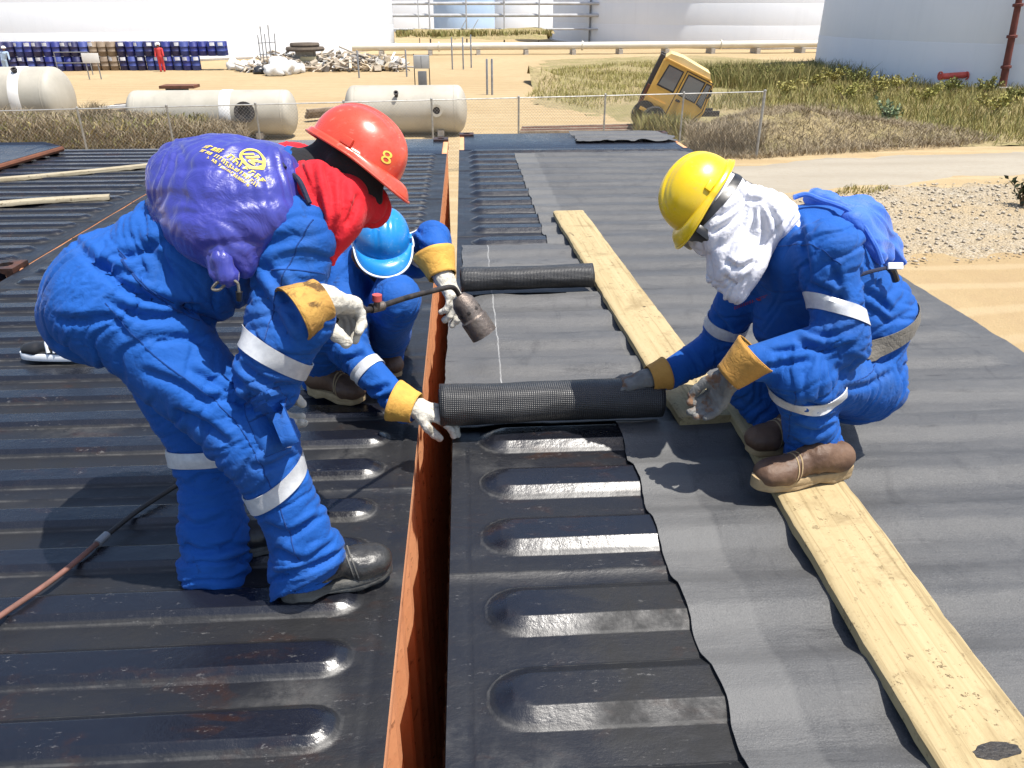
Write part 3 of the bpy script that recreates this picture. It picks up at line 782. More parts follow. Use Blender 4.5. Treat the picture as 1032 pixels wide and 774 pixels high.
def cloth(v, q, inner, bones, pin, iters=110, slack=5.0, circ=.016, base=.014, grav=2.2e-4, bend=.014, maxd=.06):
    """lets the garment hang: slightly oversized cloth settles by position-based dynamics over a slimmer body, which buckles it into folds"""
    x0 = v.copy(); x = v.copy()
    e = np.sort(np.concatenate([q[:, [0, 1]], q[:, [1, 2]], q[:, [2, 3]], q[:, [3, 0]]]), 1); e = np.unique(e, axis=0)
    dg = np.concatenate([q[:, [0, 2]], q[:, [1, 3]]]); E = np.concatenate([e, dg]); k = np.concatenate([np.ones(len(e)), np.full(len(dg), .45)])
    d0 = v[E[:, 1]]-v[E[:, 0]]; L0 = np.linalg.norm(d0, axis=1)+1e-9; u = d0/L0[:, None]
    Zd, S = bone_field((v[E[:, 0]]+v[E[:, 1]])/2, bones); al = np.einsum('ni,nij,nj->n', u, Zd, u)
    Lr = L0*(1+al*(base+slack*S)+(1-al)*circ)
    i, j = E[:, 0], E[:, 1]; n = len(v); deg = np.bincount(i, k, n)+np.bincount(j, k, n)+1e-9
    ei, ej = e[:, 0], e[:, 1]; de = np.bincount(ei, minlength=n)+np.bincount(ej, minlength=n)
    free = (~pin).astype(float)[:, None]
    for it in range(iters):
        if it < iters*.8: x[:, 2] -= grav*free[:, 0]
        d = x[j]-x[i]; l = np.sqrt((d*d).sum(1))+1e-9; c = (.5*k*(1-Lr/l))[:, None]*d; acc = np.empty_like(x); lap = np.empty_like(x)
        for a in range(3):
            acc[:, a] = np.bincount(i, c[:, a], n)-np.bincount(j, c[:, a], n)
            lap[:, a] = np.bincount(ei, x[ej, a], n)+np.bincount(ej, x[ei, a], n)
        x = x+free*(acc/deg[:, None]*3.2+bend*(lap/np.maximum(de, 1)[:, None]-x))
        if it % 5 == 4 or it == iters-1:
            collide(x, inner); D = x-x0; dl = np.linalg.norm(D, axis=1); o = dl > maxd; x[o] = x0[o]+D[o]*(maxd/dl[o])[:, None]
            x = np.where(pin[:, None], x0, x)
    return x
def creases(v, q, lines):
    """deep single folds: each line is (points, depth, width m); the cloth sinks along it and swells just above"""
    N = vnormals(v, q); D = np.zeros(len(v)); d = v-EYE; zc = d@FWD; fx, fy = d@RGT/zc, d@UPV/zc; face = np.clip(-(N*d).sum(1)/np.linalg.norm(d, axis=1)*3, 0, 1)
    for pts, dep, wid in lines:
        P = np.array(smooth_path([np.array([(x-516)/FPX, (387-y)/FPX, 0.]) for x, y in pts], 5))[:, :2]; best = np.full(len(v), 1e9); sg = np.zeros(len(v)); tt = np.zeros(len(v))
        for i in range(len(P)-1):
            a, ab = P[i], P[i+1]-P[i]; wx, wy = fx-a[0], fy-a[1]; t = np.clip((wx*ab[0]+wy*ab[1])/(ab@ab), 0, 1); ex, ey = wx-t*ab[0], wy-t*ab[1]; e = np.hypot(ex, ey); m = e < best
            best[m] = e[m]; s = ab[0]*wy-ab[1]*wx; sg[m] = np.sign(s[m])*np.sign(ab[0]+1e-9); tt[m] = (i+t[m])/(len(P)-1)
        b = best*zc; end = np.clip(np.minimum(tt, 1-tt)*6, 0, 1)**.7; s = sg*b
        D += face*end*dep*(-1.15*np.exp(-(b/wid)**2)+.50*np.exp(-((s-2.0*wid)/(1.5*wid))**2)+.10*np.exp(-((s+2.4*wid)/(1.8*wid))**2))
    return v+N*D[:, None]
def shrink(prims, f=.80, m=.0):
    out = []
    for p in prims:
        if p.get('sub'): continue
        p = dict(p)
        if p['t'] == 'c': p['ra'] = p['ra']*f-m; p['rb'] = p['rb']*f-m
        else: p['r'] = p['r']*f
        out.append(p)
    return out
def body_object(name, prims, bones, h, seed, mats, matfun, parent, pinf, lines=None, gain=1.0, soft=1):
    v, q = sdf_mesh(prims, h); v = relax(v, q, soft); pin = pinf(v)
    vf = folds(v, q, bones, seed, .60*gain); v = np.where(pin[:, None], v, vf); v = cloth(v, q, shrink(prims), bones, pin)
    if lines: v = creases(v, q, lines)
    me = mesh_np(name, v, q)
    for m in mats: me.materials.append(m)
    if matfun is not None:
        me.polygons.foreach_set('material_index', matfun(v[q].mean(1)).astype(np.int32))
    o = link(name, me, None, parent)
    return o, BVHTree.FromPolygons([V3(p) for p in v], [tuple(map(int, f)) for f in q])
def band(name, bvh, a, b, t, width, mat, parent, rmax=.2, off=.0035, n=56, tilt=(0, 0, 0), th=.003, arc=None):
    """strap or tape wrapped round a limb at t along a->b, shaped to the cloth below it"""
    a, b = np.asarray(a, float), np.asarray(b, float); z = unit(unit(b-a)+np.asarray(tilt, float)); c = a+(b-a)*t
    x = unit(np.cross(z, [0.1, .3, .9])); y = np.cross(z, x); rows = 4; R = np.zeros((rows, n))
    for i in range(rows):
        cc = c+z*width*(i/(rows-1)-.5)
        for k in range(n):
            an = 2*math.pi*k/n; d = x*math.cos(an)+y*math.sin(an)
            hit = bvh.ray_cast(V3(cc), V3(d), rmax); R[i, k] = hit[3] if hit[0] is not None else np.nan
    med = np.nanmedian(R); R = np.where(np.isnan(R), med, R); R = np.minimum(R, med*1.5)
    Rs = R.copy()
    for s in (-2, -1, 1, 2): Rs = np.maximum(Rs*.999, np.minimum(np.roll(R, s, 1), R*1.05))
    for _ in range(4): Rs = (Rs+np.roll(Rs, 1, 1)+np.roll(Rs, -1, 1))/3
    Rs = np.maximum(Rs, R-.004); Rs = (Rs+np.roll(Rs, 1, 1)+np.roll(Rs, -1, 1))/3; R = Rs+off
    vs = []
    for lay in (0, 1):
        for i in range(rows):
            cc = c+z*width*(i/(rows-1)-.5)
            for k in range(n):
                an = 2*math.pi*k/n; d = x*math.cos(an)+y*math.sin(an); vs.append(cc+d*(R[i, k]-(th if lay else 0)))
    fs = []; m = rows*n
    for i in range(rows-1):
        for k in range(n):
            k2 = (k+1) % n; fs.append((i*n+k, i*n+k2, (i+1)*n+k2, (i+1)*n+k)); fs.append((m+i*n+k, m+(i+1)*n+k, m+(i+1)*n+k2, m+i*n+k2))
    for k in range(n):
        k2 = (k+1) % n; fs.append((k, m+k, m+k2, k2)); j = (rows-1)*n; fs.append((j+k, j+k2, m+j+k2, m+j+k))
    return MB().add(vs, fs).build(name, mat, parent, True)

# ------------------------------------------------------------------ cloth materials
def fabric(name, c1, c2, rough=.85, weave=900, sheen=.15, bump=.25, big=6, stain=None, worn=0):
    t = NT(name); c = t.coord('pos')
    n = t.noise(c, big, 6, .6); w = t.noise(c, weave, 2, .5); f = t.noise(c, 60, 6, .65); cr = t.noise(c, 26, 5, .6, 1.5)
    col = t.mix(t.ramp(n, [(.35, 0.), (.65, 1.)]), c1, c2)
    if worn: col = t.mix(t.ramp(t.noise(c, 3.2, 7, .7, .6), [(.50, 0.), (.75, worn)]), col, (.05, .12, .30)); col = t.mix(t.ramp(t.noise(c, 9, 7, .75, .5), [(.62, 0.), (.70, worn*1.3)]), col, (.010, .020, .05))
    if stain: col = t.mix(t.ramp(t.noise(c, 19, 6, .7, .5), [(stain[1], 0.), (stain[1]+.10, .85)]), col, stain[0])
    nb = t.bump(w, bump, .0015); nb = t.bump(f, bump*.8, .004, nb); nb = t.bump(cr, bump*.9, .010, nb)
    rg = t.math('ABSOLUTE', t.math('SUBTRACT', t.noise(c, 13, 3, .55, 1.2), .5)); nb = t.bump(t.ramp(rg, [(.0, 0.), (.07, 1.)]), bump*.5, .006, nb)
    return t.set(Base_Color=col, Roughness=rough, Specular_IOR_Level=.25, Sheen_Weight=sheen, Sheen_Roughness=.4, Normal=nb)
M_COV = fabric('blue_coverall', (.007, .074, .31), (.010, .090, .37), .8, sheen=.05, worn=.5)
M_BLACKC = fabric('black_cloth', (.012, .012, .014), (.022, .021, .022))
M_RED = fabric('red_scarf', (.62, .018, .028), (.54, .012, .022), .8, sheen=.1)
M_WHITE = fabric('white_scarf', (.72, .72, .76), (.66, .66, .71), .85, sheen=.1)
M_TAPE = basic('reflective_tape', (.62, .63, .64), (.50, .51, .53), 60, .42, .15, .15, 400)
M_CUFF = fabric('yellow_leather', (.66, .38, .075), (.52, .28, .06), .75, 300, .05, .3, 14)
M_CUFFD = fabric('stained_leather', (.50, .29, .07), (.36, .19, .05), .75, 300, .05, .35, 14, ((.05, .025, .012), .50))
M_TAN = fabric('tan_leather', (.50, .265, .06), (.42, .215, .05), .75, 300, .05, .3, 12)
M_GLOVE = fabric('white_glove', (.60, .57, .50), (.47, .44, .37), .85, 500, .05, .4, 20, ((.16, .135, .10), .57))
M_GLOVEG = fabric('grey_glove', (.20, .20, .19), (.12, .12, .115), .85, 500, .05, .4, 20, ((.17, .085, .04), .52))
M_SKIN = basic('skin', (.24, .12, .075), (.20, .10, .06), 20, .5, 0, .1, 120)
M_BOOTB = basic('black_boot_leather', (.018, .018, .019), (.04, .039, .037), 9, .36, 0, .25, 70, rvar=.1)
M_BOOTN = basic('brown_boot_leather', (.085, .045, .026), (.15, .085, .05), 11, .6, 0, .3, 60)
M_SOLEB = basic('black_sole', (.045, .044, .042), (.15, .145, .13), 14, .8, 0, .4, 50)
M_SOLET = basic('tan_sole', (.42, .31, .17), (.30, .21, .11), 16, .85, 0, .4, 50)
M_NAVY = fabric('navy_webbing', (.012, .016, .04), (.02, .024, .05), .7)
M_GREYW = fabric('grey_webbing', (.12, .11, .095), (.17, .155, .13), .8, 700, .1, .5)
def satin():
    t = NT('violet_satin'); c = t.coord('pos'); n = t.noise(c, 7, 5, .6); cr = t.noise(c, 17, 5, .6, 1.8)
    col = t.mix(t.ramp(n, [(.35, 0.), (.65, 1.)]), (.036, .042, .26), (.045, .050, .31))
    return t.set(Base_Color=col, Roughness=.36, Specular_IOR_Level=.6, Sheen_Weight=.22, Sheen_Roughness=.35, Sheen_Tint=(.75, .72, 1.0), Normal=t.bump(cr, .35, .012, t.bump(t.noise(c, 55, 4, .6), .12, .004)))
M_SATIN = satin()
def helmet_mat(name, c1, c2, scuff):
    t = NT(name); c = t.coord('obj'); n = t.noise(c, 12, 6, .7, .4); sp = t.noise(t.coord('obj', (1, 1, 2.5)), 38, 5, .75)
    col = t.mix(t.ramp(n, [(.35, 0.), (.7, 1.)]), c1, c2)
    col = t.mix(t.ramp(sp, [(.60, 0.), (.68, .45)]), col, scuff); col = t.mix(t.ramp(t.noise(c, 5, 7, .75), [(.5, 0.), (.8, .30)]), col, scuff)
    return t.set(Base_Color=col, Roughness=t.ramp(n, [(.3, .22), (.7, .38)]), Specular_IOR_Level=.5, Coat_Weight=.25, Coat_Roughness=.15, Normal=t.bump(t.noise(c, 25, 4, .6), .05, .01))
M_HRED = helmet_mat('red_helmet_shell', (.66, .070, .035), (.58, .058, .030), (.70, .35, .28))
M_HYEL = helmet_mat('yellow_helmet_shell', (.80, .56, .008), (.74, .50, .006), (.55, .36, .12))
M_HBLU = helmet_mat('blue_helmet_shell', (.012, .22, .60), (.010, .19, .54), (.35, .50, .65))
M_YPRINT = basic('yellow_print', (.80, .62, .10), (.72, .52, .08), 40, .6, 0, .1, 200)
M_WPLAS = basic('white_trim', (.75, .77, .80), (.66, .69, .72), 30, .5)
M_BPLAS = basic('black_plastic', (.012, .012, .013), (.025, .025, .025), 30, .35)
M_RPRINT = basic('red_stitching', (.45, .035, .04), (.30, .03, .04), 60, .8)

# ------------------------------------------------------------------ helmet
def helmet(parent, c, up, fwd, mat, label=None, trim=None, scale=1.0, peak=.062):
    """shell with crown ridge, rain brim all round and a front peak; thickness real"""
    up = unit(up); fwd = unit(np.asarray(fwd)-up*np.dot(fwd, up)); side = np.cross(up, fwd)
    NA, NP = 112, 36; vs = []
    for i in range(NP):
        s = i/(NP-1)
        for k in range(NA):
            an = 2*math.pi*k/NA; cf, cs_ = math.cos(an), math.sin(an)
            if s <= .8:                                          # dome
                e = s/.8; r = math.sin(e*math.pi/2)**.92; z = math.cos(e*math.pi/2)**.85
                X = .140*r*cf; Y = .112*r*cs_; Z = .128*z
                rid = math.exp(-(Y/.021)**6)*(1-.25*s)*max(0, min(1, (1.02-e)*4))
                gro = sum(math.exp(-((abs(Y)-g)/.0045)**2) for g in (.024, .045))*max(0, min(1, (.86-e)*4))*(1 if abs(cf) > .3 or e < .5 else .3)
                Z += .0065*rid-.0022*gro; X *= 1+.012*rid
            else:                                                # skirt and brim
                e = (s-.8)/.2; pk = max(0, cf)**2.2
                flare = .006*min(1, e*3)+.007*e+pk*peak*e**.8
                X = (.140+flare*(1.0))*cf; Y = (.112+flare*(.62+.38*abs(cf)) if pk > .02 else .112+flare)*cs_
                Z = -.018*e-pk*.022*e*e+(.004*math.sin(e*3.1))
            vs.append(c+scale*(X*fwd+Y*side+Z*up))
    fs = [(i*NA+k, (i+1)*NA+k, (i+1)*NA+(k+1) % NA, i*NA+(k+1) % NA) for i in range(NP-1) for k in range(NA)]
    vv = np.array(vs)
    o = MB().add(vs, fs).build('helmet', mat, parent, True)
    o.data.set_sharp_from_angle(angle=math.radians(75))
    md = o.modifiers.new('thick', 'SOLIDIFY'); md.thickness = .004; md.offset = -1
    if label: o['label'] = label
    ring = [vv[(NP-1)*NA+k] for k in range(NA)]
    MB().tube(ring+[ring[0]], .0032 if trim is None else .0042, 8, False).build('brim_edge', trim or mat, o, True)
    for s_ in (-1, 1):                                            # strap slots on the sides
        p = c+scale*(side*s_*.1115+up*.012+fwd*.01); Mx = axis_mat(side*s_, fwd)
        MB().box(p+side*s_*.002, (.030, .020, .010), Mx.to_4x4().to_3x3(), .003).build('accessory_slot', mat, o, True)
    bvh = BVHTree.FromPolygons([V3(p) for p in vs], fs)
    return o, bvh
def decal(name, polys, o, u, v, bvh, mat, parent, off=.0012, reach=.25):
    """flat print laid on a curved surface: 2-D polygons in the frame (o,u,v) pressed on to the mesh behind"""
    u, v = unit(u), unit(v); n = np.cross(u, v); mb = MB()
    for poly, faces in polys:
        out = []
        for (x, y) in poly:
            p = o+u*x+v*y+n*reach*.5; hit = bvh.ray_cast(V3(p), V3(-n), reach)
            if hit[0] is not None: out.append(np.array(hit[0])+n*off)
        if len(out) == len(poly): mb.add(out, faces)
    return mb.build(name, mat, parent, True)
def text_polys(body, size, cell=.25):
    cu = bpy.data.curves.new('t', 'FONT'); cu.body = body; cu.size = size; cu.align_x = 'CENTER'; cu.align_y = 'CENTER'
    ob = bpy.data.objects.new('t', cu); COL.objects.link(ob); dg = bpy.context.evaluated_depsgraph_get()
    me = bpy.data.meshes.new_from_object(ob.evaluated_get(dg)); bm = bmesh.new(); bm.from_mesh(me)
    bmesh.ops.triangulate(bm, faces=bm.faces); bmesh.ops.subdivide_edges(bm, edges=bm.edges, cuts=1)
    bm.verts.index_update(); r = [([(p.co.x, p.co.y) for p in bm.verts], [tuple(x.index for x in f.verts) for f in bm.faces])]
    bm.free(); bpy.data.objects.remove(ob); bpy.data.curves.remove(cu); return r
def stroke(pts, w):
    """polyline with width as quads"""
    pts = [np.array(p, float) for p in pts]; fs = []; vs = []
    for i, p in enumerate(pts):
        d = unit(pts[min(i+1, len(pts)-1)]-pts[max(i-1, 0)]); nn = np.array([-d[1], d[0]]); vs += [tuple(p+nn*w/2), tuple(p-nn*w/2)]
        if i: k = 2*i; fs.append((k-2, k-1, k+1, k))
    return (vs, fs)

# ------------------------------------------------------------------ gloves and boots
def glove(parent, wrist, direc, palm_n, mat, cuff_mat, elbow_dir, curl=(.5, .5, .5, .55), spread=.06, thumb=(.5, .6), left=False, scale=1.0, cuff_len=.10, cuff_r=(.047, .062), label=None, hh=.0032, name='glove', thumb_dir=None):
    """work glove: palm, four separate bent fingers, thumb from the side of the palm, and a leather cuff.
    direc: wrist->knuckles; palm_n: out of the palm; curl per finger: radians per joint"""
    f = unit(direc); n = unit(np.asarray(palm_n)-f*np.dot(palm_n, f)); s = np.cross(f, n)*(1 if left else -1)   # s: towards the thumb
    s = s*scale; S = scale; wrist = np.asarray(wrist, float); pr = []
    c = wrist+f*.045*S
    pr.append(cone(wrist-f*.02*S, wrist+f*.01*S, .031*S, .034*S, .02))
    for o_ in (-.026, -.009, .010, .027): pr.append(cone(wrist+f*.008*S+s*o_*.6, wrist+f*.088*S+s*o_, .0185*S, .0165*S, .02))
    lens = ((.030, .024, .021), (.036, .027, .023), (.034, .026, .022), (.026, .020, .018)); off = (.029, .010, -.010, -.028)
    for i in range(4):
        p = wrist+f*(.090-abs(i-1)*.004)*S+s*off[i]; ang = 0.0; d0 = unit(f+s/S*spread*(1.5-i)); r = (.0125, .013, .0125, .0112)[i]*S
        for j in range(3):
            ang += curl[i]*(.9 if j == 0 else 1.1)
            d = d0*math.cos(ang)+n*math.sin(ang); q_ = p+d*lens[i][j]*1.12*S
            pr.append(cone(p, q_, r*(1-.06*j), r*(.97-.06*j), .006)); p = q_
    tb = wrist+f*.026*S+s*.030+n*.010*S
    td = unit(f*.75+s/S*thumb[0]+n*thumb[1]) if thumb_dir is None else unit(thumb_dir); p = tb
    pr.append(cone(wrist+f*.02*S+s*.012, tb+td*.01, .021*S, .018*S, .018))
    for j, L in enumerate((.042, .032, .024)):
        q_ = p+td*L*S; pr.append(cone(p, q_, (.0165-.0012*j)*S, (.0155-.0015*j)*S, .008)); p = q_; td = unit(td+f*.22+n*.12-s/S*.25)
    v, q = sdf_mesh(pr, hh, .012)
    N = vnormals(v, q); v = v+N*(.0012*fbm(v*60, 2)+.0010*(1-2.5*np.abs(pnoise(v*38))))[:, None]
    me = mesh_np(name, v, q); o = link(name, me, mat, parent)
    if label: o['label'] = label
    # cuff: open flared leather tube
    e = unit(elbow_dir); ax = axis_mat(e, n); NA, NL = 40, 12; vs = []
    for i in range(NL):
        t = i/(NL-1)
        for k in range(NA):
            an = 2*math.pi*k/NA; r = cuff_r[0]+(cuff_r[1]-cuff_r[0])*t**1.2
            r *= 1+.05*math.sin(2*an+.7)+.04*pnoise(np.array([[math.cos(an)*1.5, math.sin(an)*1.5, t*4+wrist[0]*9]]))[0]
            p = Vector((r*math.cos(an)*.92, r*math.sin(an)*1.08, t*cuff_len)); w = ax @ p
            vs.append(wrist-f*.004+np.array(w)+e*(-.006))
    fs = [(i*NA+k, i*NA+(k+1) % NA, (i+1)*NA+(k+1) % NA, (i+1)*NA+k) for i in range(NL-1) for k in range(NA)]
    cf = MB().add(vs, fs).build('cuff', cuff_mat, o, True); cf.data.set_sharp_from_angle(angle=math.radians(80))
    md = cf.modifiers.new('t', 'SOLIDIFY'); md.thickness = .003; md.offset = 1
    MB().tube([vs[(NL-1)*NA+k] for k in range(NA)]+[vs[(NL-1)*NA]], .0026, 6, False).build('cuff_binding', cuff_mat, o, True)
    return o
def boot(parent, heel, toe, mat, sole_mat, ankle, label=None, w=.048, h=.0045, lift=0.0, name='boot'):
    """work boot from heel to toe (points on the surface it stands on), shaft up to the ankle"""
    heel, toe = np.asarray(heel, float), np.asarray(toe, float); f = unit(toe-heel); L = np.linalg.norm(toe-heel)
    up = unit(np.array([0, 0, 1])-f*f[2]); s = np.cross(up, f); z = .032
    P = lambda a, b, c: heel+f*(a*L)+s*b+up*c
    pr = [cone(P(.15, 0, z+.045), P(.36, 0, z+.058), .045, .046, .02), cone(P(.36, 0, z+.058), P(.70, 0, z+.024), .045, .038, .03),
          cone(P(.70, .014, z+.020), P(.86, .010, z+.018), .036, .032, .02), cone(P(.70, -.016, z+.020), P(.86, -.012, z+.018), .036, .032, .02),
          ell(P(.80, 0, z+.026), (.056, .047, .033), np.stack([f, s, up], 1), .02),
          cone(P(.20, 0, z+.04), ankle, .041, .044, .03), cone(ankle, np.asarray(ankle)+np.array([0, 0, .05]), .044, .046, .02)]
    v, q = sdf_mesh(pr, h, .015)
    keep_z = (v-heel)@up; low = keep_z < z*.7; v[low] += up*(z*.7-keep_z[low])[:, None]
    N = vnormals(v, q); v = v+N*(.0022*(1-2.6*np.abs(pnoise(v*np.array([34, 34, 20.]))))*np.clip(1-np.abs(((v-heel)@f)/L-.55)*3, 0, 1)+.0008*fbm(v*50, 2))[:, None]
    o = link(name, mesh_np(name, v, q), mat, parent)
    if label: o['label'] = label
    bb = BVHTree.FromPolygons([V3(p_) for p_ in v], [tuple(map(int, f_)) for f_ in q])
    for t_, tl in ((.62, .35), (.655, .35)): band('stitch_line', bb, P(t_-.1, 0, z+.035), P(t_+.1, 0, z+.025), .5, .0035, sole_mat, o, .09, .0006, 40, up*tl, .001)
    band('collar', bb, ankle-up*.02, ankle+up*.03, .2, .016, mat, o, .09, .003, 40)
    out = []                                                     # sole outline
    for k in range(44):
        an = 2*math.pi*k/44; ca, sa = math.cos(an), math.sin(an)
        a = .5+.505*math.copysign(abs(ca)**.75, ca); ww = w*(1.02-.16*math.exp(-((a-.42)/.16)**2))*(.86 if a < .2 else 1)
        out.append((a, ww*math.copysign(abs(sa)**.72, sa)))
    vs = []; lay = ((.93, .002), (1.0, .006), (1.0, .016), (.985, .018), (1.02, .021), (1.02, .034), (.97, .040), (.80, .042))
    for sc_, zz in lay:
        for a, b in out:
            arch = .010*math.exp(-((a-.40)/.10)**2) if zz < .012 else 0
            spring = .012*max(0, (a-.78)/.22)**2
            lug = 1+(.035*(1 if (int(a*22) % 2) else -1) if zz < .008 else 0)
            vs.append(P(.5+(a-.5)*(1 if sc_ > .9 else sc_+.1), b*sc_*lug, zz+arch+spring+lift))
    n = len(out); fs = [(i*n+k, i*n+(k+1) % n, (i+1)*n+(k+1) % n, (i+1)*n+k) for i in range(len(lay)-1) for k in range(n)]
    fs.append(tuple(reversed(range(n)))); fs.append(tuple((len(lay)-1)*n+k for k in range(n)))
    MB().add(vs, fs).build('sole', sole_mat, o, True)
    return o

def head_prims(c, up, fwd, grow=0.0):
    up = unit(up); fwd = unit(np.asarray(fwd)-up*np.dot(fwd, up)); s = np.cross(up, fwd); Mx = np.stack([fwd, s, up], 1)
    return [ell(c, (.096+grow, .076+grow, .105+grow), Mx, .02), ell(c-up*.062+fwd*.030, (.062+grow, .056+grow, .060+grow), Mx, .03),
            cone(c+fwd*.090-up*.012, c+fwd*.103-up*.036, .010+grow, .015+grow, .015),
            ell(c+s*.076-up*.02, (.018, .010, .03), Mx, .006), ell(c-s*.076-up*.02, (.018, .010, .03), Mx, .006)]
# ------------------------------------------------------------------ storage tanks
def paint(name, c1, c2, sc=.4, streak=.5, rough=.55, stain=(.30, .22, .15)):
    t = NT(name); c = t.coord('pos'); v = t.coord('pos', (1.6, 1.6, .10))
    n = t.noise(c, sc, 6, .6); s = t.noise(v, 1.1, 6, .65); f = t.noise(c, 6, 6, .7)
    col = t.mix(t.ramp(n, [(.35, 0.), (.65, 1.)]), c1, c2)
    col = t.mix(t.ramp(s, [(.52, 0.), (.75, streak)]), col, tuple(x*.72 for x in c1))
    col = t.mix(t.ramp(f, [(.66, 0.), (.78, streak)]), col, stain)
    return t.set(Base_Color=col, Roughness=rough, Specular_IOR_Level=.4, Normal=t.bump(n, .05, .3))
M_TANKW = paint('tank_white', (.76, .78, .81), (.70, .73, .77), .15, .18)
M_TANKC = paint('vessel_cream', (.44, .41, .345), (.36, .335, .275), .9, .9)
M_STEEL = basic('grey_steel', (.30, .31, .32), (.20, .20, .21), 5, .5, .5)
M_DARK = basic('dark_steel', (.03, .03, .032), (.06, .05, .045), 9, .6, .2)
M_CONC = basic('concrete', (.48, .45, .40), (.36, .33, .29), 6, .9, 0, .4, 40)
def storage_tank(label, c, R, H, seams, drain=None, mat=None):
    root = empty('storage_tank', (c[0], c[1], 0)); tag(root, label, 'storage tank', 'white storage tanks'); mat = mat or M_TANKW
    n = 128; nc = int(H/2.0)
    for i in range(nc):                                                     # shell courses, each a hair narrower than the one below
        r = R-.012*i; z0, z1 = H*i/nc, H*(i+1)/nc
        MB().lathe([(r, z0+.004), (r, z1-.03), (r-.006, z1-.012), (r-.012, z1+.004)], c=(c[0], c[1], .12), n=n).build('shell_course', mat, root, True)
    MB().lathe([(R+.25, 0), (R+.25, .14), (R-.05, .16)], c=(c[0], c[1], 0), n=n).build('base_ring', M_CONC, root, True)
    MB().lathe([(R+.12, H-.9), (R+.12, H-.8), (R-.1, H-.8)], c=(c[0], c[1], .12), n=n).build('wind_girder', mat, root, True)
    MB().lathe([(R, H), (R*.5, H+R*.05), (.02, H+R*.08)], c=(c[0], c[1], .12), n=n).build('roof', mat, root, True)
    if drain is not None:
        an = drain; p = np.array([c[0]+(R+.12)*math.cos(an), c[1]+(R+.12)*math.sin(an), 0]); MB().tube([p, p+np.array([0, 0, H])], .10, 8).build('down_pipe', M_STEEL, root, True)
    return root
storage_tank('huge white tank rising behind the stacked blue drums', (-34.5, 91), 27.0, 14, 0)
storage_tank('white tank behind the long pipeline, its left side grey with a thin pipe', (33.2, 104), 22.0, 14, 0, math.radians(210))
storage_tank('shaded tank wall beside the leaning rusty pole', (36.2, 50.4), 13.2, 12.5, 0)
for i, (px, d, R, lab) in enumerate(((402, 150, 12, 'distant pale tank behind the left end of the pipe rack'), (468, 128, 4.6, 'small distant blue tank behind the pipe rack'), (520, 140, 7, 'distant pale tank behind the right end of the pipe rack'))):
    c = at_y(px, 20, d); m = basic('tank_blue', (.42, .56, .74), (.38, .51, .69), .5, .5) if i == 1 else None
    storage_tank(lab, (c[0], d), R, 13, 0, None, m)

def vessel(label, xr, y, xl, R, nozzles, z0=None, ang=0.0, group='cast-off cream vessels', bandx=()):
    """horizontal pressure vessel with dished ends, lying on saddles"""
    root = empty('horizontal_tank', ((xl+xr)/2, y, 0)); tag(root, label, 'tank', group); zc = R+.04 if z0 is None else z0
    L = xr-xl; Mx = axis_mat((1, 0, 0), (0, 0, 1)); dd = R*.42
    MB().lathe([(R, dd), (R, L-dd)], c=(xl, y, zc), M=Mx, n=48).build('shell', M_TANKC, root, True)
    for s, x in ((-1, xl+dd), (1, xr-dd)):
        prof = [(R*math.cos(a), s*dd*math.sin(a)) for a in np.linspace(0, math.pi/2*.995, 12)]
        MB().lathe(prof, c=(x, y, zc), M=Mx, n=48).build('dished_end', M_TANKC, root, True)
    for x in bandx: MB().lathe([(R, 0), (R+.012, .02), (R+.012, .34), (R, .36)], c=(x, y, zc), M=Mx, n=48).build('pale_band', M_WHITEP, root, True)
    for x in (xl+dd+.1, xr-dd-.1): MB().lathe([(R, -.02), (R+.008, -.012), (R+.008, .012), (R, .02)], c=(x, y, zc), M=Mx, n=48).build('weld_seam', M_TANKC, root, True)
    for (x, a, r, ln, hole) in nozzles:
        d = np.array([0, -math.cos(a), math.sin(a)]); p = np.array([x, y, zc])+d*(R-.05); Mn = axis_mat(d)
        nz = MB().lathe([(r*.72, 0), (r*.72, ln), (r, ln), (r, ln+.06), (r*.6, ln+.06), (r*.58, ln-.03)], c=p, M=Mn, n=28).build('nozzle', M_TANKC if not hole else M_DARK, root, True)
        MB().lathe([(r*.6, 0), (.001, 0)], c=p+d*(ln-.02), M=Mn, n=28).build('bore', M_DARK, nz, True)
    for x in (xl+L*.22, xr-L*.22): MB().box((x, y, (zc-R*.8)/2), (.22, R*1.5, max(zc-R*.8, .05))).build('saddle', M_CONC, root)
    return root
M_WHITEP = basic('pale_paint', (.74, .73, .70), (.66, .64, .60), 3, .6)
YV = 27.4
xs = lambda px, y=YV, py=120: at_y(px, py, y)[0]
vessel('long cream vessel with a dark round manhole, half behind dry hedge', xs(300), YV, xs(132), .72, [(xs(254), math.radians(8), .33, .12, True)], bandx=(xs(228),))
vessel('short cream vessel with a pale flanged nozzle behind the red helmet', xs(471), YV+.2, xs(348), .77, [(xs(441), math.radians(4), .20, .22, False), (xs(402), math.radians(40), .08, .18, True)])
vessel('pale domed vessel at the end of the dry hedge', xs(76, 29.5), 29.5, -22, 1.02, [(xs(36, 29.5), math.radians(60), .10, .12, True)], bandx=(xs(30, 29.5),))

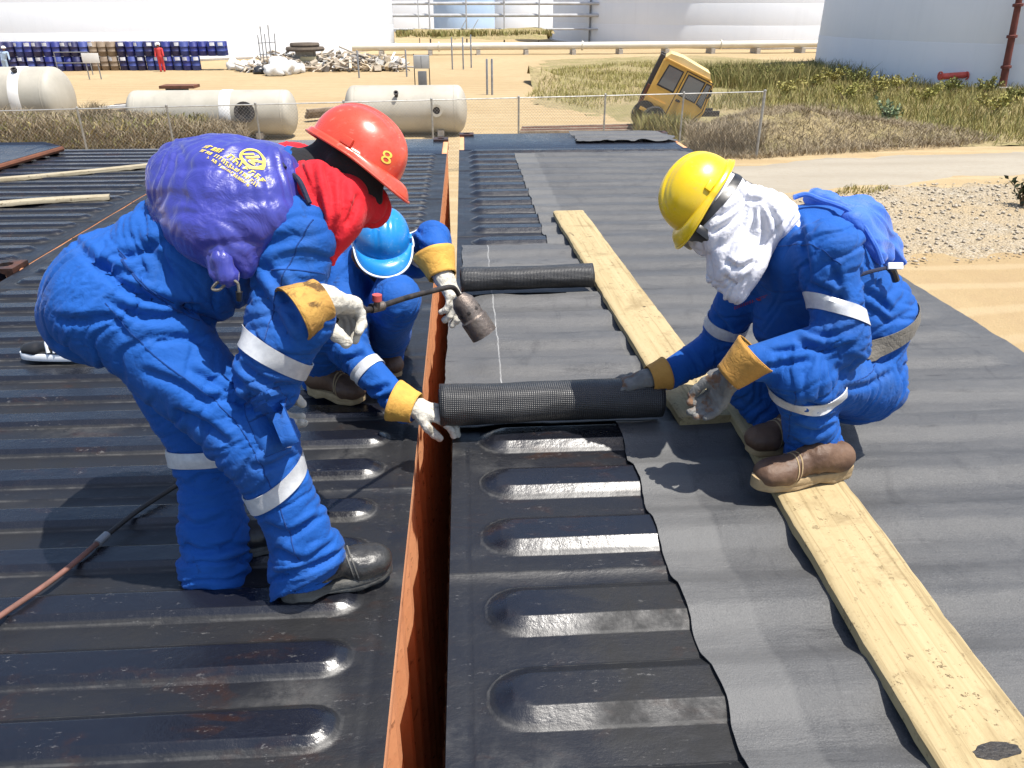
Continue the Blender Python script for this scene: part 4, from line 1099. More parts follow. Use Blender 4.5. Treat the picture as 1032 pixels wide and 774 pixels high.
# ------------------------------------------------------------------ drums in two tiers
def drum_stack():
    mat = basic('drum_blue', (.016, .022, .16), (.03, .04, .20), 1.2, .5, .1); lid = basic('drum_lid', (.55, .56, .60), (.35, .37, .44), 3, .55)
    brown = basic('drum_brown', (.26, .20, .14), (.18, .13, .09), 2, .7)
    def mesh(m, nm):
        mb = MB(); r = .29; h = .88
        pr = [(r*.94, .0), (r, .008), (r, .29), (r+.012, .30), (r, .31), (r, .57), (r+.012, .58), (r, .59), (r, h-.008), (r*.965, h), (r*.95, h-.02)]
        mb.lathe(pr, n=16); me = bpy.data.meshes.new(nm); me.from_pydata(mb.v, [], mb.f); me.update(); me.materials.append(m)
        me.polygons.foreach_set('use_smooth', np.ones(len(me.polygons), bool)); return me
    l = MB().lathe([(.276, .862), (.05, .866), (.001, .866)], n=16); lm = bpy.data.meshes.new('lid'); lm.from_pydata(l.v, [], l.f); lm.update(); lm.materials.append(lid)
    b = MB().lathe([(.035, .864), (.035, .885), (.001, .885)], c=(.17, 0, 0), n=8); bmh = bpy.data.meshes.new('bung'); bmh.from_pydata(b.v, [], b.f); bmh.update(); bmh.materials.append(lid)
    mb_, mr = mesh(mat, 'drum'), mesh(brown, 'drum')
    m2, m3 = mesh(basic('drum_blue_faded', (.05, .07, .26), (.03, .05, .20), 1.2, .6, .1), 'drum'), mesh(basic('drum_navy', (.012, .014, .07), (.03, .03, .10), 1.2, .5, .1), 'drum')
    pl = MB(); k_ = 6; aa = np.linspace(-.55, .55, k_); pl.add([(.3045*math.cos(x), .3045*math.sin(x), z) for z in (.63, .84) for x in aa], [(i, i+1, k_+i+1, k_+i) for i in range(k_-1)])
    pm = bpy.data.meshes.new('paper_label'); pm.from_pydata(pl.v, [], pl.f); pm.update(); pm.materials.append(basic('paper', (.72, .73, .76), (.5, .52, .58), 3, .8))
    r = random.Random(3); a, c = on_ground(-40, 73), on_ground(238, 70.5); y = 57.4
    n = int((c[0]-a[0])/.60); k = 0
    for tier in (0, 1):
        for i in range(n):
            x = a[0]+i*.60+r.uniform(-.02, .02)
            if tier == 0 and i > n-4: continue
            isb = 15 <= i-(n-27) <= 17 and False
            px = 516+FPX*((x*RGT[0])-y*math.sin(_w)*0)/(y)  # rough column
            br = abs(x-on_ground(106, 72)[0]) < .95
            for row in (0, 1) if tier else (0,):
                yy = y+row*.62+r.uniform(-.04, .04)
                o = bpy.data.objects.new('drum', mr if br else r.choice((mb_, mb_, m2, m3))); COL.objects.link(o); o.location = (x, yy, tier*.90+.0); o.rotation_euler = (0, 0, r.uniform(0, 6.28))
                tag(o, ('brown drum' if br else 'blue drum')+(' in the upper tier of the long stack' if tier else ' in the bottom tier of the long stack'), 'drum', 'brown drums in the stack, '+('upper' if tier else 'bottom') if br else ('upper tier of blue drums' if tier else 'bottom tier of blue drums'))
                lab_ = r.random() < .62
                if lab_: o.rotation_euler = (0, 0, -math.pi/2+r.uniform(-.7, .7))
                for nm, me in (('lid', lm), ('bung', bmh))+((('paper_label', pm),) if lab_ else ()):
                    ch = bpy.data.objects.new(nm, me); COL.objects.link(ch); ch.parent = o
            if tier == 1 and i % 9 == 0:
                pass
drum_stack()

# ------------------------------------------------------------------ fence of wire mesh
def fence():
    root_mat = basic('galvanised', (.42, .42, .40), (.30, .29, .27), 8, .5, .6)
    P = [at_z(x, y, 1.80) for x, y in ((771, 92), (610, 95), (522, 97.3), (250, 103.5), (-60, 113))]
    root = empty('wire_fence', (P[0][0], P[0][1], 0)); tag(root, 'wire mesh fence with thin posts between the vessels and the roofs', 'fence')
    a, b = P[0].copy(), P[-1].copy(); a[2] = b[2] = 0; L = np.linalg.norm(b-a); d = (b-a)/L
    ts = sorted([0.0]+[float(np.dot(at_z(x, 96+(610-x)*.022, 1.8)[:2]-a[:2], d[:2])) for x in (690, 610, 522, 434, 346, 258, 170, 82, -6)]+[L])
    pst = MB().tube([(0, 0, 0), (0, 0, 1.82)], .030, 8)
    for i, t in enumerate(ts):
        r = .042 if i == 0 else .026; p = a+d*t
        q = MB().tube([p, p+np.array([0, 0, 1.82])], r, 8).build('post', root_mat, root, True)
        MB().lathe([(r+.006, 1.80), (r+.006, 1.83), (.001, 1.85)], c=p, n=8).build('post_cap', root_mat, q, True)
    for t0, t1 in zip(ts[:-1], ts[1:]):
        p, q = a+d*t0, a+d*t1
        MB().tube([p+Z0*1.79, q+Z0*1.79], .017, 6).build('top_rail', root_mat, root, True)
        mb = MB(); w = t1-t0; H = 1.74; st = .085; off = np.array([0, -.03, 0])
        for sgn in (1, -1):
            s = -H
            while s < w:
                x0, x1 = s, s+H; z0, z1 = (.03, .03+H) if sgn > 0 else (.03+H, .03)
                if x0 < 0: z0 += (0-x0)*(z1-z0)/(x1-x0) if x1 > x0 else 0; x0 = 0
                if x1 > w: z1 = z0+(w-x0)*(z1-z0)/(x1-x0); x1 = w
                mb.tube([p+d*x0+Z0*z0+off, p+d*x1+Z0*z1+off], .0021, 3, False); s += st
        tag(mb.build('wire_mesh', root_mat, root), kind='stuff')
Z0 = np.array([0, 0, 1.0])
fence()

# ------------------------------------------------------------------ derelict truck cab
def truck_cab():
    yel = basic('orange_paint', (.68, .40, .085), (.58, .33, .065), 1.8, .55, 0, .1, 30); rf = basic('faded_roof_paint', (.72, .56, .27), (.64, .46, .18), 2, .6)
    gl = NT('cab_glass'); gl.set(Base_Color=(.16, .17, .17), Roughness=.12, Specular_IOR_Level=.6); gl = gl.m
    base = np.array([*on_ground(684, 132)[:2], 0]); root = empty('truck_cab', base); tag(root, 'derelict orange truck cab tipped nose-down among weeds', 'truck')
    T = math.radians(24); sc_ = 1.05
    c = at_y(683, 93, base[1])
    R_ = Matrix.Rotation(math.radians(-14), 3, 'Z') @ Matrix.Rotation(T, 3, 'Y')
    def W(x, y, z): return np.array(R_ @ Vector((x*sc_, y*sc_, z*sc_)))+c
    # side profile (x forward = right, z up), near side at y=-.95
    prof = [(-.92, -.88), (.50, -.88), (.95, -.72), (1.0, -.10), (.86, .72), (.62, .86), (-.80, .86), (-.92, .78)]
    mb = MB(); n = len(prof)
    for y in (-.95, .95): mb.add([W(x, y, z) for x, z in prof], [])
    mb.f = [(i, (i+1) % n, n+(i+1) % n, n+i) for i in range(n)]+[tuple(range(n))[::-1], tuple(n+i for i in range(n))]
    o = mb.build('cab_shell', yel, root); md = o.modifiers.new('b', 'BEVEL'); md.width = .07; md.segments = 3; md.limit_method = 'ANGLE'
    Rm = R_
    def plate(name, pts, y, th, mat, parent=root, side=-1, bev=0):
        m = MB(); k = len(pts); m.add([W(a, y, b) for a, b in pts]+[W(a, y+side*th, b) for a, b in pts], [tuple(range(k)), tuple(k+i for i in range(k))[::-1]]+[(i, k+i, k+(i+1) % k, (i+1) % k) for i in range(k)]); return m.build(name, mat, parent)
    roof = plate('roof', [(-.90, .80), (.70, .80), (.60, .97), (-.40, 1.03), (-.78, .98)], .93, 1.86, rf)
    plate('door_gap', [(-.09, -.74), (.66, -.74), (.95, -.12), (.83, .76), (-.09, .76)], -.945, .006, M_DARK)
    door = plate('door', [(-.06, -.71), (.64, -.71), (.92, -.12), (.80, .73), (-.06, .73)], -.950, .022, yel)
    plate('window_seal', [(-.01, .00), (.60, .00), (.60, .69), (-.01, .69)], -.971, .006, M_DARK, door); plate('window', [(.03, .04), (.56, .04), (.56, .65), (.03, .65)], -.976, .008, gl, door)
    plate('window_seal', [(.63, .00), (.865, -.06), (.80, .69), (.63, .69)], -.971, .006, M_DARK, door); plate('quarter_window', [(.66, .05), (.835, .0), (.775, .65), (.66, .65)], -.976, .008, gl, door)
    plate('door_handle', [(.0, -.18), (.15, -.18), (.15, -.11), (.0, -.11)], -.971, .035, M_DARK, door)
    plate('window_seal', [(-.76, -.01), (-.16, -.01), (-.16, .69), (-.70, .69)], -.947, .006, M_DARK); plate('window', [(-.71, .04), (-.20, .04), (-.20, .65), (-.66, .65)], -.952, .008, gl)
    for z_ in (-.45, .45): plate('hinge', [(.84+(.05 if z_ < 0 else 0), z_), (.90+(.03 if z_ < 0 else 0), z_), (.90, z_+.09), (.84, z_+.09)], -.965, .03, M_DARK, door)
    ar = [(-.72+.36*math.cos(t_), -.90+.36*math.sin(t_)) for t_ in np.linspace(0, math.pi, 14)]; plate('wheel_arch', ar, -.947, .012, M_DARK)
    plate('rain_gutter', [(-.90, .79), (.72, .79), (.72, .83), (-.90, .83)], -.945, .05, yel)
    plate('side_moulding', [(-.86, -.52), (-.30, -.52), (-.22, -.40), (-.86, -.40)], -.945, .03, yel)
    plate('sill', [(-.92, -.88), (.50, -.88), (.60, -.78), (-.92, -.78)], -.945, .05, yel)
    m = MB(); m.add([W(.875+a, y, z) for a, y, z in ((.13, -.82, -.05), (.13, .82, -.05), (.02, .78, .62), (.02, -.78, .62))], [(0, 1, 2, 3)]); m.build('windscreen', gl, root)
    m = MB(); m.add([W(-.935, y, z) for y, z in ((-.7, .1), (.7, .1), (.7, .62), (-.7, .62))], [(3, 2, 1, 0)]); m.build('rear_window', gl, root)
    for k in (-.60, .60):
        m = MB(); m.add([W(x, k+y, z) for x in (-1.06, -.90) for y in (-.18, .18) for z in (-.6, .85)], [(0, 1, 3, 2), (4, 6, 7, 5), (0, 4, 5, 1), (2, 3, 7, 6), (0, 2, 6, 4), (1, 5, 7, 3)]); m.build('rear_rack_post', M_DARK, root)
    m = MB(); m.add([W(x, y, z) for x in (-1.02, -.93) for y in (-.9, .9) for z in (-.9, -.1)], [(0, 1, 3, 2), (4, 6, 7, 5), (0, 4, 5, 1), (2, 3, 7, 6), (0, 2, 6, 4), (1, 5, 7, 3)]); m.build('rear_panel', M_RUST, root)
    MB().tube([W(.86, -1.02, .30), W(.90, -1.10, .42), W(.86, -1.10, .58)], .035, 6).build('mirror_arm', M_DARK, root, True)
    # chassis and wheels below
    fr = at_y(655, 122, base[1]-.2); tyre = basic('tyre_rubber', (.02, .02, .021), (.05, .047, .043), 9, .85, 0, .3, 40)
    for y in (-.4, .4): MB().box((base[0]-.1, base[1]+y, .62), (2.7, .10, .18)).build('chassis_rail', M_DARK, root)
    for x in (-1.1,):
        for y in (-.75, .75):
            p = np.array([base[0]+x, base[1]+y, .46]); Mx = axis_mat((0, 1, 0))
            w = MB().lathe([(.24, -.12), (.43, -.13), (.47, -.09), (.47, .09), (.43, .13), (.24, .12)], c=p, M=Mx, n=26).build('wheel', tyre, root, True)
            MB().lathe([(.24, -.12), (.20, -.05), (.09, -.04), (.07, -.10), (.001, -.10)], c=p, M=Mx, n=20).build('rim', M_RUST, w, True)
    return root
truck_cab()

# ------------------------------------------------------------------ pipeline, pipe rack, pole
def pipeline():
    a, b = at_y(378, 47.5, 74.0), at_y(850, 44.0, 76.0); m = basic('pipe_cream', (.66, .62, .52), (.58, .53, .43), .8, .55)
    root = empty('pipeline', ((a[0]+b[0])/2, (a[1]+b[1])/2, 0)); tag(root, 'long pale pipeline on low concrete supports', 'pipeline')
    d = b-a; L = np.linalg.norm(d); u = d/L
    MB().tube([a-u*2, b+u*30], .30, 16).build('pipe', m, root, True)
    off = np.array([0, .85, -.05]); MB().tube([a-u*2+off, b+u*30+off], .20, 12).build('pipe', m, root, True)
    t = .5
    while t < L+20:
        p = a+u*t; h = p[2]-.30
        MB().box((p[0], p[1]+.4, h/2-.05), (.34, 1.9, h+.06)).build('support', M_CONC, root)
        if int(t/4.3) % 3 == 1: MB().lathe([(.30, -.06), (.40, -.06), (.40, .06), (.30, .06)], c=p+u*.8, M=axis_mat(u), n=16).build('flange', m, root, True)
        t += 4.3
pipeline()
def pipe_rack():
    m = basic('rack_grey', (.50, .51, .52), (.38, .38, .39), 1, .5, .2); y = 92.0
    root = empty('pipe_rack', (at_y(465, 30, y)[0], y, 0)); tag(root, 'steel pipe rack with tiers of grey pipes in front of far tanks', 'pipe rack')
    x0, x1 = at_y(376, 20, y)[0], at_y(548, 20, y)[0]
    for py, r in ((3.5, .16), (15.5, .17), (29.5, .10)):
        z = at_y(460, py, y)[2]
        for k in range(3): MB().tube([(x0-.5, y+k*.6, z), (x1+6, y+k*.6, z)], r*(1 if k == 0 else .7), 8).build('pipe', m, root, True)
    for px in (385, 393, 422, 433, 470, 508, 543):
        x = at_y(px, 20, y)[0]; MB().tube([(x, y-.3, 0), (x, y-.3, 5.2)], .09 if px not in (393, 422) else .05, 6).build('upright', m, root, True)
    for px in (385, 433, 508):
        x = at_y(px, 20, y)[0]; MB().box((x, y+.6, 4.35), (.14, 2.2, .16)).build('cross_beam', m, root)
    for px0, px1 in ((458, 470), (470, 482)):
        MB().tube([(at_y(px0, 28, y)[0], y-.3, .6), (at_y(px1, 18, y)[0], y-.3, 2.6)], .05, 6).build('brace', m, root, True)
pipe_rack()
def rusty_pole():
    a, b = on_ground(1009, 93), None; d = a[1]; t = at_y(1027, 0, d)
    u = unit(t-a); root = empty('steel_pole', a); tag(root, 'leaning red-brown steel pole in front of the shaded tank', 'pole')
    m = rust('red_brown_paint', (.16, .05, .04), (.11, .035, .028)); top = a+u*9
    MB().tube([a-u*.3, a+u*1.6, a+u*4, top], [.20, .17, .15, .12], 10).build('pole', m, root, True)
    for k in (1.2, 2.6, 4.0, 5.4): MB().lathe([(.16, -.08), (.24, -.06), (.24, .06), (.16, .08)], c=a+u*k, M=axis_mat(u), n=10).build('clamp', m, root, True)
    MB().box(a+np.array([0, 0, .12]), (.7, .7, .3), bev=.02).build('footing', M_CONC, root, True)
rusty_pole()
def flood_pole():
    a = at_z(303, 41, 1.0); a[2] = 0; root = empty('light_pole', a); tag(root, 'thin dark pole in front of the huge white tank', 'pole')
    t = at_y(298, -10, a[1]); u = unit(t-np.array([a[0], a[1], 1.0]))
    MB().tube([a, a+u*5, a+u*10], [.10, .07, .05], 8).build('pole', M_DARK, root, True)
    MB().box(a+u*10, (.9, .12, .10)).build('lamp_arm', M_DARK, root)
flood_pole()

# ------------------------------------------------------------------ yard furniture
def yard():
    # board on posts
    p = on_ground(96, 80); root = empty('sign_board', p); tag(root, 'blank white board on thin posts in front of the drums', 'sign')
    w = at_y(106, 60, p[1])[0]-at_y(86, 60, p[1])[0]; zt, zb = at_y(96, 53.5, p[1])[2], at_y(96, 63.5, p[1])[2]
    MB().box((p[0], p[1], (zt+zb)/2), (w*.85, .04, zt-zb), bev=.008).build('board', M_WHITEP, root, True)
    for s in (-1, 1): MB().tube([(p[0]+s*w*.30, p[1]+.04, 0), (p[0]+s*w*.30, p[1]+.04, zt)], .035, 6).build('post', M_STEEL, root, True)
    # barrier frame
    q = on_ground(74, 73); r2 = empty('pipe_barrier', q); tag(r2, 'low pipe barrier frame beside the blank white board', 'barrier')
    for s in (0, 2.1): MB().tube([(q[0]+s, q[1]-2, 0), (q[0]+s, q[1]-2, 1.35)], .03, 6).build('upright', M_STEEL, r2, True)
    for z in (.7, 1.33): MB().tube([(q[0], q[1]-2, z), (q[0]+2.1, q[1]-2, z)], .028, 6).build('rail', M_STEEL, r2, True)
    # two stacked grey cabinets on legs
    c = on_ground(426, 91); r3 = empty('control_cabinet', c); tag(r3, 'grey control panel on a pipe frame above a darker box', 'cabinet')
    g1 = basic('panel_grey', (.40, .41, .41), (.33, .34, .34), 2, .5); g2 = basic('panel_dark', (.16, .17, .18), (.12, .125, .13), 2, .5)
    z0, z1 = at_y(426, 69, c[1])[2], at_y(426, 55.5, c[1])[2]; w = at_y(433.5, 60, c[1])[0]-at_y(418, 60, c[1])[0]
    MB().box((c[0], c[1], (z0+z1)/2), (w, .30, z1-z0), bev=.015).build('panel', g1, r3, True); MB().box((c[0], c[1]-.155, (z0+z1)/2), (.02, .012, (z1-z0)*.9)).build('door_gap', g2, r3)
    MB().box((c[0]+.02, c[1]-.05, at_y(425, 81, c[1])[2]), (w*.56, .32, .88), bev=.015).build('lower_box', g2, r3, True)
    for s in (-1, 1): MB().tube([(c[0]+s*w*.49, c[1]+.1, 0), (c[0]+s*w*.49, c[1]+.1, z1+.05)], .028, 6).build('leg', M_DARK, r3, True)
    for px, py, h_ in ((491, 95, 1.6), (496, 95, 1.6), (362, 78, 1.5), (410, 77, 1.5), (456, 70, 2.0), (467, 70, 2.0), (475, 68, 2.1)):
        b = on_ground(px, py); tag(MB().lathe([(.05, -.1), (.05, h_), (.035, h_+.03), (.001, h_+.04)], c=b, n=8).build('post', M_STEEL, None, True), 'thin grey marker post standing in the sandy yard', 'post', 'marker posts in the yard')
    # stool-like pallet stand and planks on the vessel
    s0 = np.array([xs(187, 28.6), 28.6, 0]); r4 = empty('pallet_stand', s0); tag(r4, 'dark box table standing behind the long cream vessel', 'stand')
    ztop = at_y(187, 87, 28.6)[2]; MB().box(s0+Z0*ztop, (1.15, .7, .09)).build('top', M_RUST, r4)
    MB().box(s0+Z0*(ztop*.5)-np.array([.1, 0, 0]), (.62, .5, ztop), bev=.01).build('box', M_DARK, r4, True)
    wd_ = basic('weathered_timber', (.28, .22, .16), (.16, .12, .085), 4, .85, 0, .3, 30)
    def beam(name, label, p, q, w, th, m, group): 
        u = unit(q-p); c = (p+q)/2; return tag(MB().box(c, (w, th, np.linalg.norm(q-p)), axis_mat(u, np.cross(u, Z0)), bev=.006).build(name, m, None, True), label, 'beam', group)
    for i, (a, b, h_) in enumerate(((108, 150, 111), (100, 146, 107.5), (116, 152, 105))):
        beam('timber_beam', 'weathered beam lying on top of the long vessel behind the hedge', at_y(a, h_+1.5, 27.1+i*.2), at_y(b, h_-2, 27.1+i*.2), .16, .10, (wd_, M_WHITEP, wd_)[i], 'beams on the long vessel')
    for k in range(5):
        p, q = on_ground(524+k*.6, 134-k*1.2, .07+.0*k), on_ground(648, 132-k*1.4, .07)
        beam('timber_beam', 'brown timber beam in the row lying past the roof end', p, q, .15, .13, M_RUST if k % 2 else wd_, 'brown beams on the sand')
    for k in range(3): beam('timber_beam', 'dark beam stacked between the two cream vessels', on_ground(308+k, 118-k*3, .15+.12*k), on_ground(352, 114-k*3, .15+.12*k), .2, .12, wd_, 'beams between the vessels')
    t = on_ground(958, 90); r5 = empty('red_pipe', t); tag(r5, 'bright red pipe offcut lying in the grass near the shaded tank', 'pipe')
    rm = basic('red_paint', (.62, .09, .06), (.5, .07, .05), 3, .5); MB().tube([t+np.array([-.75, 0, .62]), t+np.array([.75, .1, .70])], .16, 12).build('barrel', rm, r5, True)
    for s in (-.7, .7): MB().lathe([(.16, -.03), (.22, -.03), (.22, .03), (.16, .03)], c=t+np.array([s, .05, .66]), M=axis_mat((1, .06, .05)), n=14).build('flange', rm, r5, True)
yard()
def far_person(label, px, py, h, suit, pose):
    p = on_ground(px, py); root = empty('person', p); tag(root, label, 'person')
    s = h/1.75; q = lambda x, y, z: p+np.array([x, y, z])*s
    b = pose
    pr = [cone(q(-.09, 0, .90), q(-.10, 0, .08), .10*s, .07*s, .04), cone(q(.09, 0, .90), q(.12, .05, .08), .10*s, .07*s, .04), cone(q(0, 0, .95), q(b, 0, 1.35), .15*s, .16*s, .06), cone(q(b-.18, 0, 1.40), q(b+.18, 0, 1.40), .08*s, .08*s, .05),
          cone(q(b-.21, 0, 1.38), q(b-.25, -.08, .95), .065*s, .055*s, .03), cone(q(b+.21, 0, 1.38), q(b+.27, -.10, 1.0), .065*s, .055*s, .03), cone(q(b, 0, 1.45), q(b, 0, 1.52), .06*s, .06*s, .02), ell(q(b*1.2, 0, 1.63), np.array([.085, .095, .12])*s, None, .02)]
    v, q_ = sdf_mesh(pr, .022); me = mesh_np('body', v, q_); me.materials.append(suit); me.materials.append(M_SKINF)
    c = v[q_].mean(1); me.polygons.foreach_set('material_index', (c[:, 2] > p[2]+1.5*s).astype(np.int32)); link('body', me, None, root)
    MB().lathe([(.16*s, 0), (.14*s, .02), (.115*s, .08), (.07*s, .12), (.001, .13)], c=q(b*1.2, 0, 1.68), n=16).build('hard_hat', M_WHITEP, root, True)
M_SKINF = basic('far_skin', (.24, .12, .08), None, 5, .6)
far_person('distant person in a red coverall in front of the blue drums', 164, 72.5, 1.75, basic('red_suit', (.60, .05, .05), None, 3, .8), .0)
far_person('distant person in pale blue leaning forward at the end of the drums', 8, 76, 1.65, basic('pale_blue_suit', (.38, .50, .66), None, 3, .8), .16)

# ------------------------------------------------------------------ scrap heap
def scrap():
    r = random.Random(11)
    cols = [basic('scrap_%d' % i, c, tuple(x*.7 for x in c), 5, .7, m) for i, (c, m) in enumerate((((.56, .48, .37), 0), ((.44, .36, .27), 0), ((.70, .68, .63), 0), ((.38, .34, .29), .1), ((.50, .40, .27), 0), ((.22, .20, .18), .1)))]
    def spot(px, y): return np.array([at_y(px, 60, y)[0], y, 0])
    # loose planks, bent pipes and offcuts nobody could count: one heap
    mbs = [MB() for _ in cols]
    for k in range(560):
        px = r.uniform(246, 404); y = r.uniform(55.5, 60.5); hump = .2+1.0*math.exp(-((px-342)/30)**2)+.8*math.exp(-((px-284)/16)**2)+.5*math.exp(-((px-388)/14)**2)
        p = spot(px, y); z = r.uniform(0, hump)*(1-abs(y-58)/4.2); c = p+np.array([0, 0, z+.12]); m = mbs[int(r.random()**1.5*len(cols))]
        M_ = Matrix.Rotation(r.uniform(0, 6.28), 3, 'Z') @ Matrix.Rotation(r.uniform(-.6, .6), 3, 'X') @ Matrix.Rotation(r.uniform(-.5, .5), 3, 'Y')
        t_ = r.random()
        if t_ < .45: m.box(c, (r.uniform(.08, .22), r.uniform(.6, 2.0), r.uniform(.03, .10)), M_)
        elif t_ < .75:
            d = np.array(M_ @ Vector((0, 1, 0))); L = r.uniform(.5, 1.5); m.tube([c-d*L/2, c+d*L*.1+np.array([0, 0, .08]), c+d*L/2], r.uniform(.03, .09), 6)
        else: m.box(c, (r.uniform(.2, .6), r.uniform(.2, .6), r.uniform(.15, .45)), M_)
    for i, m in enumerate(mbs):
        tag(m.build('scrap_heap', cols[i], None), ('tan offcuts in', 'brown boards in', 'whitish pieces in', 'grey pipes in', 'ochre boards in', 'blackish bits in')[i]+' the scrap heap beyond the red helmet', 'scrap', None, 'stuff')
    def sack(px, py, R, m, lab, name, cat, grp, fl=.8):
        p = on_ground(px, py); mb = bmesh.new(); bmesh.ops.create_icosphere(mb, subdivisions=3, radius=1)
        P = np.array([v.co[:] for v in mb.verts]); n_ = fbm(P*1.6+px, 3)
        for v, k in zip(mb.verts, n_): v.co = v.co*(R*(1+.30*k)); v.co.z = max(v.co.z*fl, -R*.5*fl)
        me = bpy.data.meshes.new(name); mb.to_mesh(me); mb.free(); o = link(name, me, m); o.location = V3(p+Z0*R*.5*fl); tag(o, lab, cat, grp)
    wm = basic('white_sack', (.72, .72, .70), (.58, .57, .54), 4, .8, 0, .4, 12)
    for px, py, R in ((237, 70, .55), (245, 71, .5), (256, 70, .5), (283, 75, .85), (292, 74, .7), (277, 76, .6), (338, 70, .6), (371, 69, .55), (393, 68, .6), (325, 71, .45), (352, 71, .5), (383, 70, .5), (402, 69, .6), (300, 73, .5)): sack(px, py, R, wm, 'bulging white sack lying at the foot of the scrap heap', 'sack', 'sack', 'white sacks by the scrap heap')
    dm = basic('black_plastic_bag', (.02, .02, .022), None, 4, .4)
    for px in (262, 269): sack(px, 74.5, .42, dm, 'black bag lying in front of the white sacks', 'bag', 'bag', 'black bags by the scrap heap', .7)
    c = on_ground(313, 70); cr = empty('wooden_crate', c); tag(cr, 'pale yellow crate beside the scrap heap under the old tyre', 'crate'); ym = basic('crate_wood', (.62, .53, .32), (.52, .43, .25), 2, .8)
    MB().box(c+Z0*.42, (1.0, .8, .84)).build('core', ym, cr)
    for z in (.12, .42, .72): MB().box(c+np.array([0, -.42, z]), (1.06, .03, .22), bev=.005).build('slat', ym, cr)
    tm = basic('old_rubber', (.09, .07, .055), (.14, .11, .08), 6, .9, 0, .3, 20)
    p = np.array([at_y(307, 45, 58)[0], 58.0, 0]); z0 = at_y(307, 46, 58)[2]
    for k, (R, dz) in enumerate(((1.25, -.20), (.95, .05))):
        tag(MB().lathe([(R*.55, -.12), (R, -.13), (R+.06, 0), (R, .13), (R*.55, .12), (R*.5, 0), (R*.55, -.12)], c=p+Z0*(z0+dz), n=28).build('tyre', tm, None, True), ('big flat tyre lying on the scrap heap', 'smaller tyre on top of the big tyre')[k], 'tyre')
    q = on_ground(307, 71); tag(MB().box(np.array([p[0], 58, (z0-.33)/2]), (1.2, 1.2, z0-.33), bev=.03).build('metal_bin', cols[3], None, True), 'grey scrap bin holding up the tyres', 'bin')
    # frame of thin bars left of the heap
    f = on_ground(272, 71); fr = empty('bar_frame', f); tag(fr, 'skeletal steel frame standing left of the scrap heap', 'frame')
    for k, px in enumerate((263, 266, 269, 273, 278)):
        x = at_y(px, 60, f[1])[0]; MB().tube([(x, f[1], 0), (x+.03*k, f[1], 2.0+.5*(k % 2)+.3*r.random())], .035, 6).build('upright', M_STEEL, fr, True)
    for z in (1.0, 1.7): MB().tube([(at_y(262, 60, f[1])[0], f[1], z), (at_y(279, 60, f[1])[0], f[1], z+.05)], .03, 6).build('rail', M_STEEL, fr, True)
scrap()
def tilted_sheet():
    """black steel sheet with rusty lip lying across the far end of the roofs on the left"""
    root = empty('steel_sheet', on_roof(20, 165)); tag(root, 'black sheet with a rusty edge raised at the far end of the roofs', 'metal sheet')
    a = at_z(62, 147, ZR+.09); b = at_z(-40, 176, ZR+.07); c = at_z(-120, 145, ZR+.13); d = at_z(46, 143, ZR+.12)
    top = [a, b, c, d]; n = unit(np.cross(b-a, d-a)); n = n if n[2] > 0 else -n
    MB().add([*top, *[p-n*.016 for p in top]], [(0, 1, 2, 3), (7, 6, 5, 4), (0, 4, 5, 1), (1, 5, 6, 2), (2, 6, 7, 3), (3, 7, 4, 0)]).build('sheet', M_BIT_L, root)
    MB().tube([a-n*.03, b-n*.03], .028, 8).build('rusty_lip', M_RUST, root, True); MB().tube([d-n*.03, a-n*.03], .03, 8).build('rusty_lip', M_RUST, root, True)
    for p in (a, b, d): MB().box((p[0]-.12, p[1]+.05, (p[2]+ZR)/2-.02), (.07, .07, p[2]-ZR-.03)).build('block', M_RUST, root)
tilted_sheet()

# ------------------------------------------------------------------ vegetation
def leafmat(name, c1, c2, sc=2.5, alt=None):
    t = NT(name); n = t.noise(t.coord('pos'), sc*.35, 5, .7); at = t.n('ShaderNodeAttribute'); at.attribute_name = 'tone'
    col = t.mix(t.ramp(n, [(.32, 0.), (.68, 1.)]), c1, c2)
    col = t.mix(t.ramp(at.outputs['Fac'], [(.0, 0.), (1., 1.)]), col, alt) if alt else col
    return t.set(Base_Color=col, Roughness=.7, Specular_IOR_Level=.25, Subsurface_Weight=0.0)
M_DRY = leafmat('dry_grass', (.40, .335, .22), (.28, .22, .14), 3, (.16, .12, .075))
M_GRN = leafmat('green_grass', (.25, .25, .06), (.34, .29, .095), 1.2, (.38, .31, .14))
M_OLV = leafmat('olive_weeds', (.15, .165, .045), (.23, .215, .07), 1.5, (.31, .24, .10))
M_LEAF = leafmat('broad_leaf', (.16, .22, .11), (.24, .29, .17), 6)
M_DLEAF = leafmat('dark_leaf', (.025, .035, .016), (.05, .06, .03), 8)
M_STEM = basic('twig', (.22, .16, .09), (.14, .10, .06), 12, .9)
def gz(P): return .05*fbm(P*.22, 3)
